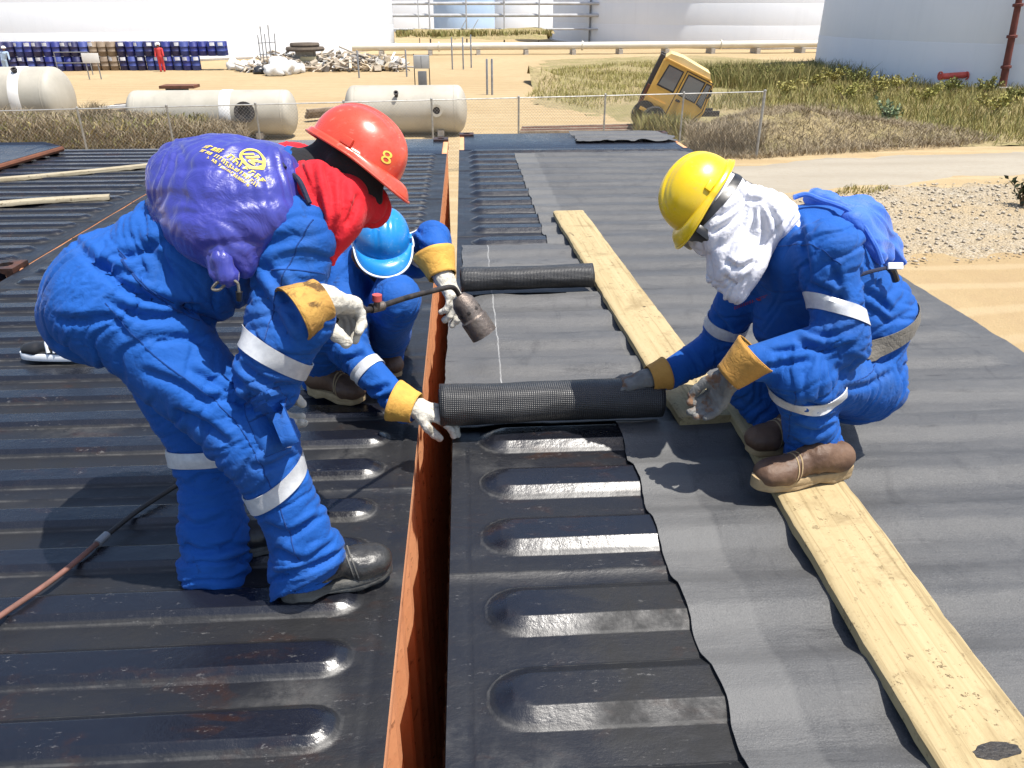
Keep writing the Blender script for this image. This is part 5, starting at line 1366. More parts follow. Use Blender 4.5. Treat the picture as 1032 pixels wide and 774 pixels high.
def blades(name, pts, hgt, wid, lean, mat, label, cat, seed, per=1):
    g = np.random.default_rng(seed); n = len(pts); h = hgt*g.uniform(.45, 1.25, n); a = g.uniform(0, 2*np.pi, n); w = wid*g.uniform(.6, 1.3, n)
    dx = np.stack([np.cos(a), np.sin(a), np.zeros(n)], 1); la = g.uniform(0, 2*np.pi, n); le = lean*h*g.uniform(.2, 1.2, n)
    tip = np.stack([np.cos(la)*le, np.sin(la)*le, h], 1); mid = tip*np.array([.35, .35, .6])
    b0, b1 = pts-dx*w[:, None], pts+dx*w[:, None]; m0, m1 = pts+mid-dx*w[:, None]*.8, pts+mid+dx*w[:, None]*.8
    V_ = np.stack([b0, b1, m1, m0, pts+tip], 1).reshape(-1, 3); k = np.arange(n)*5
    me = mesh_np(name, V_, np.stack([k, k+1, k+2, k+3], 1), np.stack([k+3, k+2, k+4], 1))
    at = me.attributes.new('tone', 'FLOAT', 'POINT'); at.data.foreach_set('value', np.repeat(g.random(n)**1.6, 5).astype(np.float32))
    return tag(link(name, me, mat, None, False), label, cat, None, 'stuff')
def scatter(poly, n, seed, clump=.0, cs=.5):
    g = np.random.default_rng(seed); poly = np.asarray(poly); lo, hi = poly.min(0), poly.max(0); out = []; tot = 0
    while tot < n:
        Q = g.uniform(lo, hi, (n*2, 2)); ins = np.zeros(len(Q), bool); m = len(poly)
        for i in range(m):
            a, b = poly[i], poly[(i+1) % m]; c = (a[1] > Q[:, 1]) != (b[1] > Q[:, 1]); ins ^= c & (Q[:, 0] < a[0]+(Q[:, 1]-a[1])*(b[0]-a[0])/(b[1]-a[1]+1e-9))
        if clump: ins &= fbm(np.stack([Q[:, 0]*cs, Q[:, 1]*cs, np.full(len(Q), seed)], 1), 3) > g.uniform(-.6, .9, len(Q))*clump
        Q = Q[ins]; out.append(Q); tot += len(Q)
        if len(out) > 40: break
    Q = np.concatenate(out)[:n]; P = np.concatenate([Q, np.zeros((len(Q), 1))], 1); P[:, 2] = gz(P)-.03; return P
field = gp((700, 112), (745, 92), (830, 74), (1200, 72), (1350, 125), (1100, 146), (1000, 146), (900, 132), (800, 108), (760, 112))
P = scatter(field, 46000, 1, 1.0, .35); P[:, 2] += berm(P)
blades('field_grass', P, .30, .011, .9, M_GRN, 'yellow-green grass covering the field before the shaded tank', 'grass', 1)
P = scatter(field, 16000, 2, 1.6, .45); blades('weeds', P, .55, .017, .7, M_OLV, 'olive weeds growing tall through the field grass', 'weeds', 2)
P = scatter(gp((735, 92), (800, 76), (1200, 70), (1200, 80), (840, 84), (770, 96)), 6000, 9, 1.0, .3); blades('tall_weeds', P, 1.0, .020, .6, M_OLV, 'taller weeds along the foot of the shaded tank', 'weeds', 3)
P = scatter(gp((690, 160), (755, 110), (830, 106), (930, 128), (1010, 143), (960, 148), (840, 155), (760, 160)), 34000, 4); P[:, 2] += berm(P)
blades('dry_brush', P, .20, .009, 1.6, M_DRY, 'matted dry brush over the low mound beyond the road', 'dry grass', 4)
P = scatter(gp((530, 98), (560, 70), (690, 60), (720, 75), (650, 100), (600, 112)), 9000, 5, 1.2, .4); P[:, 2] += berm(P); blades('sparse_grass', P, .30, .016, .7, M_GRN, 'sparse grass on the rough ground left of the truck cab', 'grass', 5)
P = scatter(gp((400, 47.5), (400, 45), (556, 44), (556, 46.5)), 5000, 6); P[:, 2] += 1.0; blades('bank_grass', P, .6, .07, .4, M_OLV, 'grass on the long bank below the pipe rack', 'grass', 6)
# dry hedge in front of the long vessel
P = scatter(gp((-60, 152), (-60, 143), (90, 140), (250, 141), (250, 148), (120, 153)), 26000, 7); g_ = np.random.default_rng(8)
top = .25+.95*np.clip(.55+.5*fbm(P*np.array([.55, .9, 1]), 3), .1, 1)*np.interp(P[:, 0], [-20, -11.5, -8, -6.6], [.85, 1.0, .8, .35])
P[:, 2] += g_.uniform(0, 1, len(P))**.7*top
blades('dry_hedge', P, .26, .010, 1.4, M_DRY, 'dense tangle of dry brown brush in front of the long cream vessel', 'hedge', 7)
P = scatter(gp((-60, 152), (-60, 143), (90, 140), (215, 141), (215, 148), (120, 153)), 5000, 17); P[:, 2] += g_.uniform(.1, 1, len(P))*.85
blades('hedge_leaves', P, .16, .022, 1.2, M_OLV, 'few green leaves scattered through the dry brush', 'leaves', 8)
P = scatter(gp((680, 86), (700, 76), (830, 72), (830, 84), (760, 92)), 7000, 31, 1.0, .4); blades('shaded_weeds', P, .85, .022, .6, M_OLV, 'weeds left of the shaded tank, dark in its shadow', 'weeds', 31)
# weeds under the cab, on the fence
P = scatter(gp((640, 142), (645, 128), (700, 128), (690, 146)), 2600, 12); blades('cab_weeds', P, .75, .030, .6, M_OLV, 'dark weeds growing round the wheels of the truck cab', 'weeds', 12)
P = scatter(gp((690, 158), (690, 148), (770, 148), (770, 154)), 5000, 13); P[:, 2] += np.random.default_rng(3).uniform(0, .75, len(P)); blades('fence_creeper', P, .24, .009, 1.5, M_DRY, 'dry creeper caught in the wire mesh beside the truck cab', 'creeper', 13)
P = scatter(gp((840, 196), (850, 188), (900, 190), (880, 197)), 260, 14); blades('verge_tuft', P, .14, .012, .6, M_GRN, 'small green tuft on the road verge', 'grass', 14)
def leafy(label, base, H, W, n, size, mat, seed, name='shrub'):
    """shrub of separate broad leaves on forked stems"""
    g = np.random.default_rng(seed); root = empty(name, base); tag(root, label, 'shrub'); mb = MB(); tips = []
    for k in range(9):
        a = g.uniform(0, 6.28); r = W*g.uniform(.25, .9); t = base+np.array([math.cos(a)*r, math.sin(a)*r, H*g.uniform(.55, 1.0)]); m = base+(t-base)*np.array([.35, .35, .55]); tips.append((m, t)); mb.tube(smooth_path([base-Z0*.05, m, t], 4), [.022]*4+[.012]*5, 5)
    mb.build('stem', M_STEM, root, True); vs, qs = [], []
    for k in range(n):
        m, t = tips[g.integers(len(tips))]; f = g.uniform(0, 1); p = m+(t-m)*f+g.normal(0, .06, 3); d = unit(g.normal(0, 1, 3)+np.array([0, 0, .55])); s = unit(np.cross(d, g.normal(0, 1, 3))); nn = np.cross(d, s); L = size*g.uniform(.6, 1.2)
        b = len(vs); vs += [p, p+d*L*.45+s*L*.30+nn*.02, p+d*L, p+d*L*.45-s*L*.30+nn*.02]; qs.append((b, b+1, b+2, b+3))
    link('foliage', mesh_np('foliage', np.array(vs), np.array(qs)), mat, root, False)
leafy('pale broad-leaved shrub standing alone at the edge of the grass', on_ground(893, 131), 1.05, .55, 170, .20, M_LEAF, 5)
leafy('dark leafy shrub growing out of the gravel', on_ground(1030, 208), .62, .42, 150, .15, M_DLEAF, 6)
for px, py, s in ((838, 86, 3), (862, 88, 4), (905, 92, 7), (960, 96, 8), (815, 92, 9), (990, 98, 10), (800, 84, 11), (770, 86, 12), (880, 100, 13), (930, 104, 15), (850, 104, 17), (1020, 104, 14), (745, 84, 16), (720, 82, 18), (1000, 118, 19), (790, 100, 21)):
    leafy('yellow-green bush in the weeds by the shaded tank', on_ground(px, py), .75+.05*(s % 7), .9, 420, .14, M_GRN if s % 2 else M_OLV, s)
    bpy.data.objects[-1] if False else None
for o in bpy.data.objects:
    if o.get('label') == 'yellow-green bush in the weeds by the shaded tank': o['group'] = 'bushes by the shaded tank'
# pebbles on the gravel
def pebbles():
    poly = gp((760, 200), (1032, 180), (1150, 176), (1150, 240), (1032, 262), (940, 268), (860, 280)); P = scatter(poly, 2600, 21); g = np.random.default_rng(5); n = len(P); r = .012+.05*g.random(n)**4
    P[:, 2] += .055; o = np.array([[1, 0, 0], [0, 1, 0], [-1, 0, 0], [0, -1, 0], [0, 0, .7], [0, 0, -.4]], float); D = o[None]*r[:, None, None]*g.uniform(.6, 1.3, (n, 6, 1))
    k = np.arange(n)[:, None, None]*6; f = np.array([(0, 1, 4), (1, 2, 4), (2, 3, 4), (3, 0, 4), (1, 0, 5), (2, 1, 5), (3, 2, 5), (0, 3, 5)])
    me = mesh_np('pebbles', (P[:, None, :]+D).reshape(-1, 3), None, (k+f[None]).reshape(-1, 3)); tag(link('pebbles', me, basic('pebble_stone', (.46, .41, .33), (.30, .25, .18), 30, .9), None, False), 'pale loose pebbles strewn over the gravel beside the road', 'pebbles', None, 'stuff')
pebbles()
X_, Y_, Z_ = np.eye(3)
def standard_bones(d, spec):
    return [(d[a], d[b], r, aA, aB, mid, fr, tw) for a, b, r, aA, aB, mid, fr, tw in spec]

CR_RED = [([(98, 262), (125, 288), (160, 303), (200, 312), (218, 330)], .018, .010), ([(104, 302), (140, 318), (175, 318), (205, 305)], .014, .010), ([(52, 322), (85, 324), (113, 320), (128, 342)], .012, .010),
    ([(150, 345), (185, 340), (215, 350)], .010, .009), ([(172, 413), (205, 428), (233, 450)], .012, .010), ([(225, 372), (250, 396), (271, 424)], .011, .010), ([(190, 372), (220, 388), (250, 412)], .009, .009), ([(200, 402), (235, 403), (262, 412)], .010, .009),
    ([(140, 372), (180, 388), (215, 412)], .010, .010), ([(251, 279), (272, 310), (292, 349)], .012, .011), ([(262, 262), (290, 300), (302, 335)], .009, .010), ([(242, 366), (270, 386), (300, 390)], .012, .009), ([(250, 392), (275, 404), (296, 398)], .010, .008),
    ([(275, 553), (306, 566), (338, 545)], .013, .010), ([(275, 581), (312, 573), (344, 556)], .013, .009), ([(262, 528), (292, 538), (325, 520)], .010, .010), ([(250, 470), (275, 470), (300, 455)], .009, .009), ([(183, 548), (205, 556), (238, 548)], .010, .010), ([(180, 520), (200, 530), (230, 520)], .008, .010),
    ([(111, 262), (145, 252), (170, 238)], .010, .009), ([(65, 234), (85, 254), (103, 267), (140, 280)], .013, .010), ([(130, 235), (160, 262), (180, 290)], .009, .011), ([(225, 330), (236, 345), (238, 365)], .010, .008), ([(205, 318), (222, 326), (240, 322)], .012, .007)]
CR_YEL = [([(869, 291), (887, 302), (899, 316)], .011, .009), ([(866, 306), (884, 316), (896, 326)], .010, .008), ([(812, 286), (836, 295), (852, 303)], .013, .010), ([(803, 211), (809, 242), (816, 285)], .009, .009), ([(801, 342), (832, 353), (862, 346)], .014, .010), ([(806, 330), (835, 338), (866, 328)], .010, .008),
    ([(768, 372), (795, 366), (822, 362)], .010, .008), ([(775, 355), (800, 352), (820, 348)], .008, .008), ([(810, 406), (830, 411), (846, 406)], .012, .008), ([(806, 418), (826, 423), (845, 418)], .012, .008), ([(800, 430), (822, 436), (845, 426)], .012, .008), ([(798, 443), (814, 451), (834, 444)], .010, .007),
    ([(872, 352), (890, 364), (906, 352)], .011, .009), ([(850, 392), (875, 388), (902, 372)], .010, .009), ([(835, 262), (845, 285), (852, 312)], .008, .010), ([(690, 352), (700, 362), (706, 376)], .008, .008), ([(720, 318), (732, 330), (735, 345)], .010, .009)]
CR_BLU = [([(345, 364), (357, 360), (370, 355)], .016, .010), ([(366, 394), (382, 393), (393, 386)], .014, .010), ([(374, 404), (388, 402), (402, 394)], .012, .009), ([(338, 340), (350, 348), (362, 342)], .010, .010), ([(416, 240), (428, 250), (437, 246)], .012, .010), ([(385, 318), (398, 324), (408, 318)], .010, .012)]
M_SEAM = fabric('dark_seam', (.004, .035, .17), (.005, .045, .20), .85)
def pocket(body, bvh, o, u, v, w, h, n=7, flap=.3, name='pocket'):
    """patch pocket with a flap, sewn on: follows the cloth behind it"""
    u, v = unit(u), unit(v-np.asarray(u)*np.dot(u, v)); nn = np.cross(u, v)
    if np.dot(nn, EYE-o) < 0: nn = -nn
    for nm, y0, y1, off in ((name, -h/2, h/2, .0035), ('pocket_flap', h/2-h*flap, h/2+.006, .0075)):
        if flap == 0 and nm == 'pocket_flap': continue
        G = np.zeros((n, n, 3))
        for a in range(n):
            for b in range(n):
                p = o+u*w*(a/(n-1)-.5)+v*(y0+(y1-y0)*b/(n-1)); hit = bvh.ray_cast(V3(p+nn*.3), V3(-nn), .6); e = off*(.35 if a in (0, n-1) or b in (0, n-1) else 1)
                G[a, b] = (np.array(hit[0])+nn*e) if hit[0] is not None else p
        fs = [(a*n+b, (a+1)*n+b, (a+1)*n+b+1, a*n+b+1) for a in range(n-1) for b in range(n-1)]
        ob = MB().add(G.reshape(-1, 3), fs).build(nm, M_COV, body, True); md = ob.modifiers.new('t', 'SOLIDIFY'); md.thickness = .003; md.offset = 0
        rim = [G[a, 0] for a in range(n)]+[G[n-1, b] for b in range(1, n)]+[G[a, n-1] for a in range(n-2, -1, -1)]+[G[0, b] for b in range(n-2, -1, -1)]
        MB().tube(rim, .0016, 5, False).build('stitching', M_SEAM, body, True)
def seam(body, bvh, pts, d, r=.0017):
    """stitched seam pressed on to the cloth along a path, seen from direction d"""
    d = unit(d); out = []
    for p in smooth_path(pts, 14):
        hit = bvh.ray_cast(V3(p+d*.35), V3(-d), .7)
        if hit[0] is not None: out.append(np.array(hit[0])+d*.0004)
    if len(out) > 3: MB().tube(out, r, 5, False).build('seam', M_SEAM, body, True)

# ================================================================== worker with the red helmet, bent over, torch in hand
def worker_red():
    root = empty('person', on_roof(290, 590)); tag(root, 'bent-over worker in blue coveralls and red helmet holding the gas torch', 'person', None)
    j = dict(hipN=J(118, 300, 1.72), hipF=J(125, 285, 1.95), kneeN=J(256, 438, 1.62), kneeF=J(208, 440, 1.82), ankN=J(318, 562, 1.585), ankF=J(216, 562, 1.70),
             waist=J(190, 252, 1.84), chest=J(262, 208, 1.86), shN=J(297, 232, 1.72), shF=J(312, 188, 2.02), neck=J(318, 178, 1.86),
             elN=J(270, 370, 1.60), wrN=J(312, 308, 1.585), elF=J(296, 325, 2.02), wrF=J(268, 384, 1.97), head=J(352, 166, 1.87))
    hu = unit(RGT*.50+UPV*.80-FWD*.10); hf = unit(RGT*.80-UPV*.52-FWD*.12)
    pel = (j['hipN']+j['hipF'])/2
    bk = unit(np.array([-.25, 0, 1.0]))
    pr = [cone(j['hipN'], j['hipF'], .118, .118, .04),
          ell(pel+np.array([-.060, 0, -.020]), (.125, .175, .135), None, .06),
          cone(pel+np.array([.02, 0, .015]), j['waist'], .150, .142, .07, (Y_, 1.14)),
          cone(j['waist'], j['chest'], .140, .148, .07, (Y_, 1.2)),
          cone(j['shN']+X_*-.02, j['shF']+X_*-.02, .080, .080, .06), cone(j['chest'], j['neck'], .115, .062, .06),
          # legs, baggy
          cone(j['hipN'], j['kneeN'], .126, .090, .05), cone(j['kneeN'], j['ankN'], .087, .074, .04), cone(j['ankN']+(j['kneeN']-j['ankN'])*.35, J(309, 590, 1.585), .070, .094, .03),
          cone(j['hipF'], j['kneeF'], .124, .090, .05), cone(j['kneeF'], j['ankF'], .087, .078, .04), cone(j['ankF']+(j['kneeF']-j['ankF'])*.3, J(218, 582, 1.69), .078, .094, .03),
          # arms
          cone(j['shN'], j['elN'], .088, .064, .035), cone(j['elN'], j['wrN'], .064, .050, .03), cone(j['elN']+Z_*.01, j['elN']+np.array([.01, .0, -.045]), .052, .036, .05),
          cone(j['shF'], j['elF'], .078, .066, .035), cone(j['elF'], j['wrF'], .064, .052, .03)]
    pr += head_prims(j['head'], hu, hf) + [cone(j['neck'], j['head']-hu*.05-hf*.01, .058, .056, .02)]
    pr += [half(J(310, 577, 1.585), RGT*.50-UPV*.86, .20), half(J(216, 576, 1.69), -UPV*.98-RGT*.1+FWD*.2, .18)]
    B = [(j['hipN'], j['kneeN'], .12, .022, .016, .008, 21, .5), (j['kneeN'], j['ankN'], .085, .014, .012, .005, 24, .25), (j['hipF'], j['kneeF'], .12, .016, .016, .007, 21, -.4),
         (j['kneeF'], j['ankF'], .085, .014, .018, .006, 24, .3), (pel-X_*.05, j['waist'], .15, .010, .026, .005, 22, -.55), (j['waist'], j['chest'], .15, .024, .006, .004, 17, -.4),
         (j['shN'], j['elN'], .08, .010, .020, .006, 22, .7), (j['elN'], j['wrN'], .065, .020, .014, .006, 26, .4), (j['shF'], j['elF'], .08, .012, .016, .006, 22, .6), (j['elF'], j['wrF'], .06, .014, .012, .005, 26, .4),
         (j['neck'], j['head']+hu*.1, .08, 0, 0, 0, 20, 0)]
    hd = j['head']-hu*.06
    def mf(c): return np.where(np.linalg.norm(c-j['head'], axis=1) < .135, 1, 0)
    body, bvh = body_object('body', pr, B, .0062, 3.3, (M_COV, M_BLACKC), mf, root, lambda v: (np.linalg.norm(v-j['head'], axis=1) < .15), CR_RED)
    hl, hb_ = helmet(root, j['head']+hu*.030+hf*.004, hu, hf, M_HRED, 'glossy red helmet with a yellow 8 on its side', scale=.84, peak=.042)
    side = np.cross(hu, hf)                                    # towards the camera is -side
    o8 = J(381, 152, 1.745); n8 = unit(-side if (-side)[1] < 0 else side); v8 = unit(hu*.9-hf*.25); v8 = unit(v8-n8*np.dot(v8, n8)); u8 = np.cross(v8, n8)
    decal('helmet_number', text_polys('8', .040), o8, u8, v8, hb_, M_YPRINT, hl, .0016, .5)
    # red scarf round the neck, a corner hanging before the chest
    sp = [cone(J(304, 182, 1.87), J(336, 190, 1.87), .090, .078, .04), cone(J(338, 196, 1.86), J(374, 204, 1.86), .070, .050, .03), cone(J(318, 184, 1.78), J(338, 214, 1.745), .058, .052, .04),
          cone(J(350, 195, 1.80), J(332, 226, 1.74), .056, .040, .04), cone(J(332, 226, 1.74), J(334, 259, 1.715), .038, .010, .03), cone(J(296, 172, 1.95), J(330, 190, 1.98), .08, .07, .04)]
    v, q = sdf_mesh(sp, .0046); v = relax(v, q, 3); a, b = J(345, 168, 1.8), J(322, 262, 1.72); z = unit(b-a); N = vnormals(v, q); w = v-a; u = w@z; per = w-u[:, None]*z
    n1 = pnoise(np.stack([u*3.5+.0, per@RGT*20+u*6, per@FWD*13], 1)); v = v+N*(.006*n1-.006*np.exp(-(n1/.2)**2))[:, None]
    v = cloth(v, q, shrink(sp, .80), [(J(375, 185, 1.85), J(300, 200, 1.80), .1, .004, .004, .012, 1, 0), (a, b, .09, 0, 0, .002, 1, 0)], np.zeros(len(v), bool), 90, 5.0, .05, .02, 2.0e-4, .02, .03)
    v = creases(v, q, [([(312, 158), (318, 190), (328, 235)], .012, .009), ([(328, 165), (334, 195), (336, 250)], .010, .009), ([(345, 180), (346, 210), (340, 240)], .010, .008), ([(300, 160), (308, 180), (316, 205)], .009, .008), ([(360, 195), (356, 212), (348, 228)], .008, .007)])
    o = link('scarf', mesh_np('scarf', v, q), M_RED, root); o['label'] = 'red scarf wrapped round neck and face'
    # boots
    boot(root, at_z(284, 604, ZR+.018), at_z(395, 575, ZR+.018), M_BOOTB, M_SOLEB, j['ankN']+np.array([-.02, 0, -.03]), 'black leather boot', .050)
    boot(root, at_z(190, 560, ZR+.018), at_z(288, 548, ZR+.018), M_BOOTB, M_SOLEB, j['ankF']+np.array([0, 0, -.03]), 'black leather boot', .050)
    # tape
    band('reflective_tape', bvh, j['kneeN'], j['ankN'], .36, .042, M_TAPE, root, .16, tilt=unit(RGT*.25+UPV*.35)*.28)
    band('reflective_tape', bvh, j['kneeF'], j['ankF'], .15, .042, M_TAPE, root, .16)
    band('reflective_tape', bvh, j['shN'], j['elN'], .88, .042, M_TAPE, root, .12, tilt=RGT*-.38)
    pocket(body, bvh, J(268, 428, 1.50), RGT*.92+UPV*.38, UPV*.92-RGT*.38, .105, .125)
    seam(body, bvh, [J(78, 300, 1.5), J(130, 352, 1.5), J(200, 402, 1.5), J(246, 448, 1.5), J(272, 500, 1.5), J(300, 566, 1.5)], -FWD)
    seam(body, bvh, [J(68, 238, 1.5), J(110, 280, 1.5), J(150, 310, 1.5), J(205, 330, 1.5)], -FWD, .0026)
    seam(body, bvh, [J(64, 232, 1.5), J(106, 274, 1.5), J(150, 304, 1.5), J(208, 324, 1.5)], -FWD)
    seam(body, bvh, [J(252, 262, 1.5), J(285, 262, 1.5), J(325, 264, 1.5)], -FWD)
    seam(body, bvh, [J(290, 200, 1.5), J(276, 240, 1.5), J(262, 290, 1.5), J(258, 340, 1.5)], -FWD)
    # gloves: near hand closed on the torch handle
    g = glove(root, J(324, 303, 1.60), J(352, 309, 1.70)-J(324, 303, 1.60), np.array([.25, .25, -.95]), M_GLOVE, M_CUFFD, J(306, 312, 1.575)-J(324, 303, 1.60), curl=(.62, .66, .68, .7), thumb_dir=unit(RGT*.55-UPV*.75-FWD*.2), left=True, cuff_len=.075, cuff_r=(.047, .066), label='cream glove closed round the torch handle', scale=1.08)
    glove(root, j['wrF']+np.array([0, 0, -.01]), np.array([.15, -.05, -1]), np.array([1, 0, .1]), M_GLOVE, M_CUFF, np.array([0, .05, 1]), curl=(.5, .5, .55, .55), left=False, label='yellow-cuffed glove below the bent elbow')
    globals()['RPR'] = pr[:4]
    return root, j, bvh
RED_ROOT, RJ, RB = worker_red()

# ------------------------------------------------------------------ satin drawstring bag on his back
def drawstring_bag():
    c = J(226, 192, 1.84); pr = [
        cone(J(196, 182, 1.97), J(262, 174, 1.98), .070, .080, .08), cone(J(190, 186, 1.80), J(262, 184, 1.78), .078, .085, .09),
        cone(J(226, 182, 1.93), J(226, 196, 1.74), .118, .110, .08), cone(J(182, 172, 1.86), J(210, 225, 1.68), .058, .055, .07),
        cone(J(250, 215, 1.71), J(247, 268, 1.625), .085, .016, .06), cone(J(205, 222, 1.70), J(226, 242, 1.655), .060, .055, .06), cone(J(276, 172, 1.78), J(266, 214, 1.68), .044, .040, .06)]
    v, q = sdf_mesh(pr, .0052); v = relax(v, q, 3); v_in = shrink(pr, .84)
    N = vnormals(v, q); knots = [(J(166, 168, 1.80), 16), (J(284, 168, 1.80), 15), (J(214, 245, 1.64), 13), (J(247, 270, 1.62), 9)]
    D = np.zeros(len(v))
    for i, (k, fr) in enumerate(knots):                       # creases run out from where the cords pull
        w = v-k; d = np.linalg.norm(w, axis=1); e1 = unit(c-k); e2 = unit(np.cross(e1, [0, .4, 1])); an = np.arctan2(w@e2, w@e1)
        P1 = np.stack([an*fr*.34, d*3.1, np.full(len(v), i*7.7)], 1)
        D += (.006, .006, .003, .003)[i]*(.6-1.5*np.exp(-(pnoise(P1)/.20)**2)+.8*pnoise(P1*.6))*np.exp(-(d/.19)**2)*np.clip(d/.05, .1, 1)
    P1 = np.stack([(v@RGT)*5, (v@UPV)*17, (v@FWD)*4], 1); D += .004*(.5-1.3*np.exp(-(pnoise(P1)/.2)**2))+.005*fbm(v*5, 1)
    v = v+N*D[:, None]
    kn_ = [k for k, _ in knots]; Bg = [(J(170, 170, 1.80), J(284, 176, 1.78), .1, .010, .010, .004, 1, 0), (J(226, 150, 1.9), J(240, 270, 1.63), .1, .004, .012, .006, 1, 0)]
    v = cloth(v, q, v_in+shrink(RPR, 1.0), Bg, np.zeros(len(v), bool), 70, 2.2, .010, .012, 2.5e-4, .06, .05); v = relax(v, q, 2, .5)
    root = empty('drawstring_bag', c-np.array([0, 0, .1])); tag(root, 'violet satin drawstring bag with yellow print on the bent worker\'s back', 'bag')
    o = link('bag', mesh_np('bag', v, q), M_SATIN, root)
    bvh = BVHTree.FromPolygons([V3(p) for p in v], [tuple(map(int, f)) for f in q])
    # tail gathered by the cord
    t = [cone(J(219, 238, 1.66), J(224, 262, 1.60), .030, .020, .02), cone(J(224, 262, 1.60), J(229, 278, 1.59), .020, .024, .01), cone(J(214, 248, 1.64), J(218, 276, 1.60), .020, .016, .02)]
    vt, qt = sdf_mesh(t, .0035); vt = vt+vnormals(vt, qt)*(.004*(.6-2.4*np.abs(pnoise(np.stack([(vt@RGT)*60, (vt@UPV)*8, (vt@FWD)*40], 1)))))[:, None]
    link('gathered_tail', mesh_np('gathered_tail', vt, qt), M_SATIN, root)
    p = J(229, 281, 1.585)
    loop = smooth_path([p, J(220, 284, 1.575), J(214, 291, 1.575), J(221, 292, 1.57), J(231, 283, 1.575), J(239, 285, 1.575), J(241, 296, 1.575)], 6)
    MB().tube(loop, .0032, 7).build('drawstring', M_GREYW, root, True)
    MB().tube([J(241, 294, 1.575), J(241, 303, 1.575)], [.0075, .006], 10).build('cord_stop', M_BPLAS, root, True)
    # cords up to the shoulders
    for a, b, m in ((J(283, 172, 1.79), J(312, 205, 1.70), J(300, 180, 1.735)), ):
        MB().tube(smooth_path([a, m, b], 8), .006, 8).build('shoulder_cord', M_NAVY, root, True)
    MB().tube([J(282, 167, 1.74), J(285, 171, 1.735)], [.011, .011], 12).build('eyelet', M_NAVY, root, True)
    MB().tube([J(166, 165, 1.77), J(170, 168, 1.765)], [.013, .011], 12).build('eyelet', M_NAVY, root, True)
    # emblem and lettering, printed
    o0 = J(238, 172, 1.70); u = unit(RGT*.80-UPV*.60); nn = unit(-FWD*.72+UPV*.69); u = unit(u-nn*np.dot(u, nn)); vv = np.cross(nn, u)
    polys = []; rr = random.Random(4)
    eo = (.026, .030)
    polys.append(stroke([(eo[0]+.0225*math.cos(a), eo[1]+.0225*math.sin(a)) for a in np.linspace(0, 2*math.pi, 36)], .0065))
    for k in (-1, 0, 1):
        x = k*.010; polys.append(stroke([(eo[0]+x-.006, eo[1]-.012+abs(k)*.003), (eo[0]+x+.001, eo[1]), (eo[0]+x+.007, eo[1]+.013-abs(k)*.003)], .0055))
    polys.append(stroke([(eo[0]+.001, eo[1]-.013), (eo[0]+.013, eo[1]-.009)], .005))
    for row, (y0, x0, x1, hgt) in enumerate(((.000, -.088, .070, .0135), (-.017, -.070, .066, .0085), (-.029, -.04, .060, .006))):
        x = x0
        while x < x1:                                           # worn lettering, no longer legible
            w_ = hgt*(.45+.35*rr.random())
            if rr.random() > .14:
                polys.append(stroke([(x, y0-hgt/2), (x+.001, y0), (x, y0+hgt/2)], hgt*.22))
                if rr.random() > .3: polys.append(stroke([(x, y0+hgt*.42), (x+w_*.8, y0+hgt*.40)], hgt*.20))
                if rr.random() > .4: polys.append(stroke([(x, y0-hgt*.02), (x+w_*.7, y0)], hgt*.18))
                if rr.random() > .35: polys.append(stroke([(x+w_*.8, y0-hgt/2), (x+w_*.8, y0+hgt*(.5 if rr.random() > .5 else 0))], hgt*.2))
            x += w_+hgt*.28
    decal('print', polys, o0, u, vv, bvh, M_YPRINT, o, .0018, .5)
drawstring_bag()

